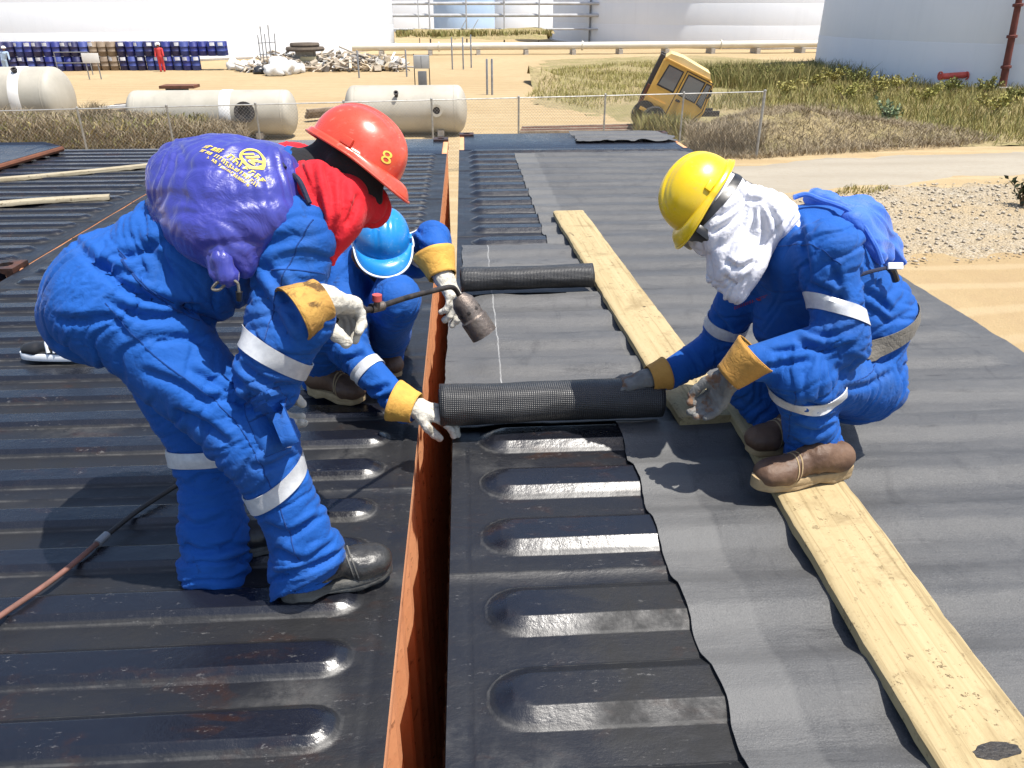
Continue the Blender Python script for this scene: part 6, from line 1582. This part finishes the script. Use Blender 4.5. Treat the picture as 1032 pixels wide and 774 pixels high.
# ================================================================== worker with the yellow helmet, squatting on the plank
def worker_yellow():
    root = empty('person', at_z(810, 490, ZR+.08)); tag(root, 'squatting worker in blue coveralls, white head scarf and yellow helmet', 'person')
    j = dict(hipN=J(866, 378, 2.14), hipF=J(850, 370, 2.36), kneeN=J(808, 374, 1.95), kneeF=J(752, 378, 2.36), ankN=J(824, 448, 2.03), ankF=J(785, 428, 2.30),
             waist=J(868, 312, 2.26), chest=J(820, 252, 2.26), shN=J(836, 246, 2.08), shF=J(762, 262, 2.42), neck=J(786, 226, 2.26),
             elN=J(850, 338, 1.98), wrN=J(756, 364, 1.985), elF=J(722, 346, 2.52), wrF=J(668, 378, 2.43), head=J(716, 203, 2.30))
    hu = unit(-RGT*.80+UPV*.56-FWD*.10); hf = unit(-RGT*.54-UPV*.80-FWD*.10)
    pel = (j['hipN']+j['hipF'])/2
    pr = [cone(j['hipN'], j['hipF'], .110, .110, .05), ell(pel+np.array([.035, 0, .01]), (.110, .165, .115), None, .06),
          cone(pel, j['waist'], .140, .140, .07, (Y_, 1.12)), cone(j['waist'], j['chest'], .142, .150, .07, (Y_, 1.15)),
          cone(j['shN'], j['shF'], .085, .080, .06), cone(j['chest'], j['neck'], .12, .07, .06), cone(j['chest'], J(800, 318, 2.32), .130, .115, .06), cone(J(800, 318, 2.32), pel, .115, .12, .06),
          cone(j['hipN'], j['kneeN'], .110, .086, .04), cone(j['kneeN'], j['ankN'], .082, .070, .03), cone(j['kneeN']+(j['ankN']-j['kneeN'])*.6, j['ankN']+np.array([.0, -.01, -.035]), .066, .080, .03),
          cone(j['hipF'], j['kneeF'], .110, .086, .04), cone(j['kneeF'], j['ankF'], .082, .074, .03),
          cone(j['shN'], j['elN'], .082, .072, .035), cone(j['elN'], j['wrN'], .066, .050, .03),
          cone(j['shF'], j['elF'], .080, .070, .035), cone(j['elF'], j['wrF'], .066, .046, .03)]
    pr += head_prims(j['head'], hu, hf)+[cone(j['neck'], j['head']-hu*.05, .06, .056, .02)]
    pr += [cut(cone(j['ankN']+np.array([0, -.01, -.022]), j['ankN']+np.array([0, -.01, -.15]), .064, .075))]
    B = [(j['hipN'], j['kneeN'], .10, .018, .016, .006, 22, .5), (j['kneeN'], j['ankN'], .078, .016, .016, .007, 25, .3), (j['hipF'], j['kneeF'], .10, .016, .014, .006, 22, -.4), (j['kneeF'], j['ankF'], .078, .014, .014, .006, 25, .3),
         (pel, j['waist'], .145, .018, .014, .006, 21, .3), (j['waist'], j['chest'], .15, .012, .006, .004, 16, .5),
         (j['shN'], j['elN'], .08, .010, .022, .006, 22, .6), (j['elN'], j['wrN'], .062, .022, .010, .006, 25, .5), (j['shF'], j['elF'], .08, .010, .018, .006, 22, .5), (j['elF'], j['wrF'], .06, .016, .008, .005, 26, .4),
         (j['neck'], j['head']+hu*.1, .08, 0, 0, 0, 20, 0)]
    body, bvh = body_object('body', pr, B, .0062, 8.1, (M_COV, M_SKIN), lambda c: np.where(np.linalg.norm(c-j['head'], axis=1) < .135, 1, 0), root, lambda v: (np.linalg.norm(v-j['head'], axis=1) < .15), CR_YEL)
    hl, hb_ = helmet(root, j['head']+hu*.036+hf*.004, hu, hf, M_HYEL, 'yellow helmet with scuffed side', scale=.92, peak=.034)
    # white head cloth: covers face and neck, tied at the side
    sp = head_prims(j['head'], hu, hf, .016)[:3] + [cone(j['head']-hu*.03, J(768, 220, 2.27), .100, .102, .05), cone(J(735, 232, 2.22), J(745, 262, 2.16), .085, .066, .05), cone(J(745, 262, 2.16), J(742, 288, 2.14), .064, .040, .04),
          cone(J(765, 208, 2.22), J(790, 220, 2.22), .064, .050, .05), cone(J(755, 255, 2.20), J(728, 272, 2.20), .055, .045, .05)]
    v, q = sdf_mesh(sp, .0046); v = relax(v, q, 4); a, b = J(720, 180, 2.2), J(775, 280, 2.15); z = unit(b-a); N = vnormals(v, q); w = v-a; u = w@z; per = w-u[:, None]*z
    far = np.clip(np.linalg.norm(v-j['head']-hu*.05, axis=1)/.12-.55, 0, 1)
    n1 = pnoise(np.stack([(v@unit(RGT*.75+UPV*.65))*3.0, (v@unit(RGT*.65-UPV*.75))*20+2*np.sin((v@RGT)*9), (v@FWD)*11], 1)); v = v+N*(far*(.006*n1-.007*np.exp(-(n1/.2)**2)))[:, None]
    v = cloth(v, q, shrink(sp, .82), [(J(700, 240, 2.2), J(790, 205, 2.2), .1, .006, .006, .008, 1, 0), (a, b, .1, 0, .004, .006, 1, 0)], np.linalg.norm(v-j['head']-hu*.05, axis=1) < .09, 90, 5.0, .04, .02, 2.2e-4, .02, .03)
    v = creases(v, q, [([(752, 200), (735, 212), (712, 218)], .010, .007), ([(752, 206), (738, 222), (716, 236)], .011, .007), ([(755, 208), (745, 230), (728, 252)], .011, .008), ([(760, 208), (757, 235), (748, 262)], .012, .008), ([(766, 206), (770, 232), (766, 258)], .011, .008), ([(772, 204), (782, 222), (784, 240)], .009, .008), ([(730, 262), (745, 270), (762, 262)], .010, .008), ([(728, 278), (742, 286), (756, 276)], .008, .007), ([(740, 188), (752, 200), (770, 202)], .008, .007)])
    o = link('head_scarf', mesh_np('head_scarf', v, q), M_WHITE, root); o['label'] = 'white cloth wrapped over head, face and neck'
    sb = BVHTree.FromPolygons([V3(p) for p in v], [tuple(map(int, f)) for f in q])
    band('goggle_strap', sb, j['head']-hu*.035-hf*.0, j['head']+hu*.03, .42, .024, M_BPLAS, root, .2, .003, tilt=hf*-.10)
    side = np.cross(hu, hf); nr = side if side[1] < 0 else -side
    fr = j['head']+hf*.122-hu*.022; Mx = axis_mat(hf, side)
    MB().box(fr, (.150, .052, .030), Mx, .010).build('goggles', M_BPLAS, root, True)
    # boots
    boot(root, at_z(856, 478, ZR+.075), at_z(757, 494, ZR+.075), M_BOOTN, M_SOLET, j['ankN']+np.array([.01, 0, -.02]), 'brown boot with tan sole on the plank', .042)
    boot(root, at_z(820, 447, ZR+.075), at_z(752, 458, ZR+.075)+np.array([.0, .0, 0]), M_BOOTN, M_SOLET, j['ankF']+np.array([.02, 0, -.02]), 'shaded brown boot', .041)
    band('reflective_tape', bvh, j['kneeN'], j['ankN'], .22, .036, M_TAPE, root, .13, tilt=RGT*-.30)
    band('reflective_tape', bvh, j['kneeN'], j['ankN'], .98, .022, M_WPLAS, root, .16, tilt=unit(RGT*.6+UPV*.4)*-.5)
    band('reflective_tape', bvh, j['shN'], j['elN'], .72, .040, M_TAPE, root, .14, tilt=RGT*-.50)
    band('reflective_tape', bvh, j['shF'], j['elF'], .74, .040, M_TAPE, root, .14)
    # gloves
    glove(root, J(735, 380, 1.985), J(716, 412, 2.02)-J(735, 380, 1.985), np.array([.25, -.15, -.5])+RGT*-.9, M_GLOVEG, M_TAN, J(758, 360, 1.98)-J(735, 380, 1.985), curl=(.55, .5, .45, .42), left=True, thumb=(.35, .35), cuff_len=.105, cuff_r=(.044, .068), label='grey-fingered glove hanging with a wide tan cuff')
    glove(root, J(655, 381, 2.43), J(628, 388, 2.43)-J(655, 381, 2.43), np.array([0, 0, -1.]), M_GLOVEG, M_TAN, J(672, 376, 2.44)-J(655, 381, 2.43), curl=(.12, .12, .14, .16), left=False, thumb=(.55, -.05), cuff_len=.065, cuff_r=(.046, .062), label='grey glove pressing on the end of the black roll')
    seam(body, bvh, [J(802, 206, 1.9), J(806, 250, 1.9), J(814, 290, 1.9)], -FWD)
    seam(body, bvh, [J(806, 228, 1.9), J(834, 230, 1.9), J(862, 262, 1.9)], -FWD)
    seam(body, bvh, [J(812, 395, 1.8), J(816, 420, 1.8), J(822, 450, 1.8)], -FWD)
    seam(body, bvh, [J(905, 350, 2.0), J(880, 375, 2.0), J(850, 385, 2.0)], -FWD)
    # belt and red stitching on the chest
    band('waist_belt', bvh, pel, j['waist'], .80, .052, M_GREYW, root, .3, .006, 80, tilt=unit(RGT*.8+UPV*.3)*-.32)
    o0 = J(782, 296, 2.10); polys = []; rr = random.Random(2); x = -.03
    while x < .03:
        polys.append(stroke([(x, -.005), (x+.001, .005)], .0016)); polys.append(stroke([(x, .004), (x+.004, .004)], .0014)); polys.append(stroke([(x+.002, -.001), (x+.005, -.001)], .0012)); x += .0065
    decal('chest_stitching', polys, o0, unit(RGT*.9+UPV*.35), unit(UPV*.9-RGT*.35), bvh, M_RPRINT, body, .002, .8)
    return root, j, bvh
YEL_ROOT, YJ, YBV = worker_yellow()
def flap_bag():
    """slack blue bag hanging on the squatting worker's back"""
    c = J(862, 230, 2.30); pr = [cone(J(822, 202, 2.28), J(868, 222, 2.30), .034, .060, .06), cone(J(868, 222, 2.30), J(896, 252, 2.30), .058, .040, .06), cone(J(896, 252, 2.30), J(909, 264, 2.28), .036, .012, .03),
        cone(J(868, 222, 2.40), J(898, 252, 2.40), .055, .040, .06), cone(J(866, 226, 2.20), J(895, 258, 2.20), .045, .026, .06), cone(J(858, 222, 2.18), J(888, 262, 2.14), .022, .016, .05)]
    v, q = sdf_mesh(pr, .005); v = relax(v, q, 2); N = vnormals(v, q)
    a, b = J(815, 198, 2.28), J(910, 265, 2.28); z = unit(b-a); w = v-a; u = w@z; per = w-u[:, None]*z
    v = v+N*(.008*(.6-2.2*np.abs(pnoise(np.stack([u*5, per@FWD*22+2*np.sin(u*9), per@UPV*22], 1)))))[:, None]
    root = empty('backpack', c-np.array([0, 0, .08])); tag(root, 'slack blue bag strapped on the squatting worker\'s back', 'bag')
    m = fabric('bag_blue', (.04, .13, .50), (.05, .15, .56), .55, sheen=.3)
    link('bag', mesh_np('bag', v, q), m, root)
    MB().tube(smooth_path([J(800, 199, 2.24), J(812, 196, 2.24), J(826, 201, 2.23), J(858, 214, 2.18), J(880, 244, 2.12), J(889, 266, 2.10)], 8), .008, 8).build('shoulder_strap', m, root, True)
    MB().tube(smooth_path([J(864, 278, 2.06), J(880, 273, 2.075), J(898, 269, 2.12)], 8), .006, 8).build('side_strap', M_NAVY, root, True)
    MB().tube(smooth_path([J(895, 268, 2.11), J(900, 274, 2.10), J(903, 283, 2.10)], 6), [.012]*6+[.011]*7, 8).build('buckle', M_BPLAS, root, True)
    MB().box(J(902, 268, 2.10), (.045, .012, .020), axis_mat(UPV, RGT-UPV*.2), .003).build('care_tag', M_WPLAS, root, True)
flap_bag()

# ================================================================== worker with the blue helmet, squatting behind
def worker_blue():
    root = empty('person', on_roof(350, 392)); tag(root, 'squatting worker in blue coveralls and light blue helmet behind the bent worker', 'person')
    j = dict(hipN=J(345, 335, 3.12), hipF=J(385, 330, 3.22), kneeN=J(322, 322, 2.62), kneeF=J(398, 296, 2.68), ankN=J(326, 378, 2.80), ankF=J(388, 352, 3.0),
             waist=J(362, 300, 3.15), chest=J(380, 262, 3.02), shN=J(345, 276, 2.86), shF=J(424, 252, 2.98), neck=J(386, 252, 2.94),
             elN=J(352, 350, 2.60), wrN=J(406, 406, 2.44), elF=J(436, 236, 2.92), wrF=J(442, 264, 2.74), head=J(386, 248, 2.84))
    hu = unit(UPV*.70-FWD*.70+RGT*.10); hf = unit(-FWD*.70-UPV*.70+RGT*.16)
    pel = (j['hipN']+j['hipF'])/2
    pr = [cone(j['hipN'], j['hipF'], .11, .11, .05), ell(pel+np.array([0, .04, -.02]), (.16, .12, .115), None, .06), cone(pel, j['waist'], .13, .13, .07), cone(j['waist'], j['chest'], .135, .145, .07),
          cone(j['shN'], j['shF'], .08, .08, .06), cone(j['chest'], j['neck'], .11, .07, .06),
          cone(j['hipN'], j['kneeN'], .11, .085, .04), cone(j['kneeN'], j['ankN'], .082, .078, .03), cone(j['hipF'], j['kneeF'], .11, .085, .04), cone(j['kneeF'], j['ankF'], .082, .076, .03),
          cone(j['shN'], j['elN'], .08, .072, .035), cone(j['elN'], j['wrN'], .066, .046, .03), cone(j['shF'], j['elF'], .076, .062, .035), cone(j['elF'], j['wrF'], .058, .044, .03)]
    pr += head_prims(j['head'], hu, hf)+[cone(j['neck'], j['head']-hu*.05, .06, .056, .02)]
    B = [(j['hipN'], j['kneeN'], .10, .016, .016, .006, 22, .4), (j['kneeN'], j['ankN'], .078, .014, .016, .006, 25, .3), (j['hipF'], j['kneeF'], .10, .016, .014, .006, 22, -.4), (j['kneeF'], j['ankF'], .078, .014, .014, .006, 25, .3),
         (pel, j['waist'], .14, .016, .014, .006, 21, .3), (j['waist'], j['chest'], .15, .012, .006, .004, 16, .5), (j['shN'], j['elN'], .08, .012, .022, .007, 22, .6), (j['elN'], j['wrN'], .062, .022, .016, .007, 25, .5),
         (j['shF'], j['elF'], .08, .012, .018, .006, 22, .5), (j['elF'], j['wrF'], .06, .016, .010, .005, 26, .4), (j['neck'], j['head']+hu*.1, .08, 0, 0, 0, 20, 0)]
    body, bvh = body_object('body', pr, B, .0068, 5.7, (M_COV, M_SKIN), lambda c: np.where(np.linalg.norm(c-j['head'], axis=1) < .125, 1, 0), root, lambda v: (np.linalg.norm(v-j['head'], axis=1) < .14), CR_BLU)
    helmet(root, j['head']+hu*.034+hf*.004, hu, hf, M_HBLU, 'light blue helmet with pale brim edge', M_WPLAS, .90, .055)
    sp = head_prims(j['head'], hu, hf, .012)[1:2]+[cone(j['head']-hu*.075, j['neck'], .075, .09, .03)]
    v, q = sdf_mesh(sp, .005); v = v+vnormals(v, q)*(.005*(.6-2.2*np.abs(pnoise(v*19))))[:, None]
    link('face_mask', mesh_np('face_mask', v, q), M_BLACKC, root)
    side = np.cross(hu, hf); MB().box(j['head']+hf*.098-hu*.014, (.150, .056, .040), axis_mat(hf, side), .012).build('safety_goggles', M_GREYW, root, True)
    boot(root, on_roof(312, 395, .02), on_roof(352, 404, .02)+np.array([.06, -.03, 0]), M_BOOTN, M_SOLET, j['ankN']+np.array([0, 0, -.01]), 'brown boot with tan sole on the tarred roof', .048)
    boot(root, on_roof(376, 362, .02), on_roof(392, 374, .02)+np.array([.04, -.09, 0]), M_BOOTN, M_SOLET, j['ankF']+np.array([0, 0, -.01]), None, .048)
    band('reflective_tape', bvh, j['elN'], j['wrN'], .38, .036, M_TAPE, root, .14)
    band('reflective_tape', bvh, j['shF'], j['elF'], .35, .036, M_TAPE, root, .14)
    glove(root, J(419, 411, 2.42), J(438, 416, 2.41)-J(419, 411, 2.42), unit(RGT*.3+FWD*.5-UPV*.8), M_GLOVE, M_CUFF, J(402, 405, 2.44)-J(419, 411, 2.42), curl=(.35, .38, .4, .45), left=False, thumb=(.4, .5), cuff_len=.085, cuff_r=(.052, .074), label='white glove holding the end of the thick black roll', scale=1.05)
    glove(root, J(446, 278, 2.72), J(458, 300, 2.66)-J(446, 278, 2.72), unit(-RGT*.6-UPV*.4+FWD*.3), M_GLOVE, M_CUFF, J(440, 262, 2.76)-J(446, 278, 2.72), curl=(.35, .4, .5, .55), left=True, thumb=(.4, .3), cuff_len=.095, cuff_r=(.050, .078), label='white glove with yellow cuff raised beside the torch', scale=1.1)
    return root, j, bvh
BLU_ROOT, BJ, BB = worker_blue()
# ------------------------------------------------------------------ gas torch, hose, shoe
def torch():
    root = empty('gas_torch', J(455, 292, 2.12)); tag(root, 'gas torch with long black wand and burnt steel cup over the membrane', 'torch')
    blk = basic('torch_black', (.014, .014, .015), (.05, .04, .035), 40, .5, .3); cup_m = basic('burnt_steel', (.24, .20, .17), (.12, .10, .09), 22, .5, .75, .3, 90)
    red = basic('red_valve', (.55, .09, .08), None, 30, .5)
    hand = J(350, 314, 1.735); a = J(372, 312, 1.79); b = J(445, 291, 2.05); c0 = J(455, 289.5, 2.09); c1 = J(460, 293, 2.11); c2 = J(464, 301, 2.12)
    MB().tube(smooth_path([hand, a, J(410, 300, 1.93), b, c0, c1, c2], 7), .0075, 10).build('wand', blk, root, True)
    e = J(486, 334, 2.10); d = unit(e-c2); L = np.linalg.norm(e-c2)
    MB().lathe([(.001, -.012), (.020, -.01), (.026, .0), (.034, .012), (.036, .03), (.036, L*.55), (.041, L*.60), (.041, L+.012), (.038, L+.012), (.037, L*.62), (.012, L*.40), (.001, L*.40)], c=c2, M=axis_mat(d), n=36).build('burner_cup', cup_m, root, True)
    for k in range(8):
        an = k*math.pi/4; Mx = axis_mat(d); p = np.array(Mx @ Vector((.0365*math.cos(an), .0365*math.sin(an), .045)))+c2
        MB().lathe([(.006, 0), (.001, .001)], c=p, M=axis_mat(p-c2-d*np.dot(p-c2, d)), n=8).build('air_hole', blk, root)
    MB().tube([J(334, 322, 1.69), J(350, 314.5, 1.735), J(366, 313, 1.775)], [.014, .016, .014], 12).build('handle', blk, root, True)
    k = J(380, 303, 1.80); MB().tube([J(380, 312, 1.81), k], [.008, .008], 8).build('valve_stem', cup_m, root, True)
    MB().tube([k, J(380, 297, 1.80)], [.012, .012], 12).build('valve_knob', red, root, True)
    MB().tube([J(374, 311, 1.80), J(386, 308, 1.83)], [.0125, .0125], 12).build('valve_body', cup_m, root, True)
torch()
def hose():
    root = empty('gas_hose', on_roof(90, 550)); tag(root, 'gas hose, red-brown turning black, snaking over the tarred roof to the torch', 'hose')
    pk = basic('red_brown_hose', (.22, .095, .07), (.12, .06, .045), 16, .75, 0, .2, 60); bk = basic('black_hose', (.016, .015, .015), (.035, .028, .024), 20, .6, 0, .2, 60); r = .0078
    p = [on_roof(-160, 742, .03), on_roof(-60, 664, .035), on_roof(0, 621, .035), on_roof(55, 583, .033), on_roof(100, 546, .034)]; mid = on_roof(103, 543, .034)
    MB().tube(smooth_path(p+[mid], 10), r, 10).build('red_hose', pk, root, True)
    q = [mid, on_roof(140, 514, .036), on_roof(182, 487, .04), on_roof(225, 462, .04), on_roof(262, 440, .06), J(282, 400, 2.02), J(303, 362, 1.86), J(322, 338, 1.70), J(336, 320, 1.68)]
    MB().tube(smooth_path(q, 12), r, 10).build('black_hose', bk, root, True)
    MB().tube([on_roof(98, 548, .034), on_roof(108, 539, .034)], [.0125, .0125], 12).build('coupling', M_STEEL, root, True)
hose()
def stray_shoe():
    root = empty('shoe', on_roof(52, 362)); tag(root, 'lone black shoe with white sole and white straps on the tarred roof', 'shoe')
    toe, heel = on_roof(24, 360, .02), on_roof(24, 360, .02)+np.array([.285, -.03, 0]); f = unit(toe-heel); L = np.linalg.norm(toe-heel); s = np.cross(Z0, f); P = lambda a, b, c: heel+f*a*L+s*b+Z0*c
    pr = [cone(P(.12, 0, .055), P(.35, 0, .058), .034, .036, .02), cone(P(.35, 0, .058), P(.80, 0, .042), .036, .026, .03), cone(P(.75, .012, .04), P(.9, .004, .038), .026, .022, .02), cone(P(.75, -.012, .04), P(.9, -.004, .038), .026, .022, .02), cone(P(.14, 0, .05), P(.16, 0, .085), .034, .034, .02), cut(cone(P(.18, 0, .11), P(.34, 0, .115), .030, .026))]
    v, q = sdf_mesh(pr, .004); link('upper', mesh_np('upper', v, q), basic('shoe_black', (.015, .015, .017), None, 20, .5), root)
    out = [(.5+.52*math.copysign(abs(math.cos(a))**.8, math.cos(a)), .040*math.copysign(abs(math.sin(a))**.75, math.sin(a))) for a in np.linspace(0, 2*math.pi, 40, endpoint=False)]; n = 40
    vs = [P(a, b*k, z) for k, z in ((.96, .0), (1, .006), (1.0, .024), (.9, .03)) for a, b in out]; MB().add(vs, [(i*n+k, i*n+(k+1) % n, (i+1)*n+(k+1) % n, (i+1)*n+k) for i in range(3) for k in range(n)]+[tuple(range(n))[::-1], tuple(3*n+k for k in range(n))]).build('sole', M_WPLAS, root, True)
    for a in (.50, .40): MB().tube(smooth_path([P(a, -.036, .04), P(a+.02, -.022, .082), P(a+.02, .0, .094), P(a+.02, .022, .082), P(a, .036, .04)], 6), .0085, 8).build('strap', M_WPLAS, root, True)
stray_shoe()
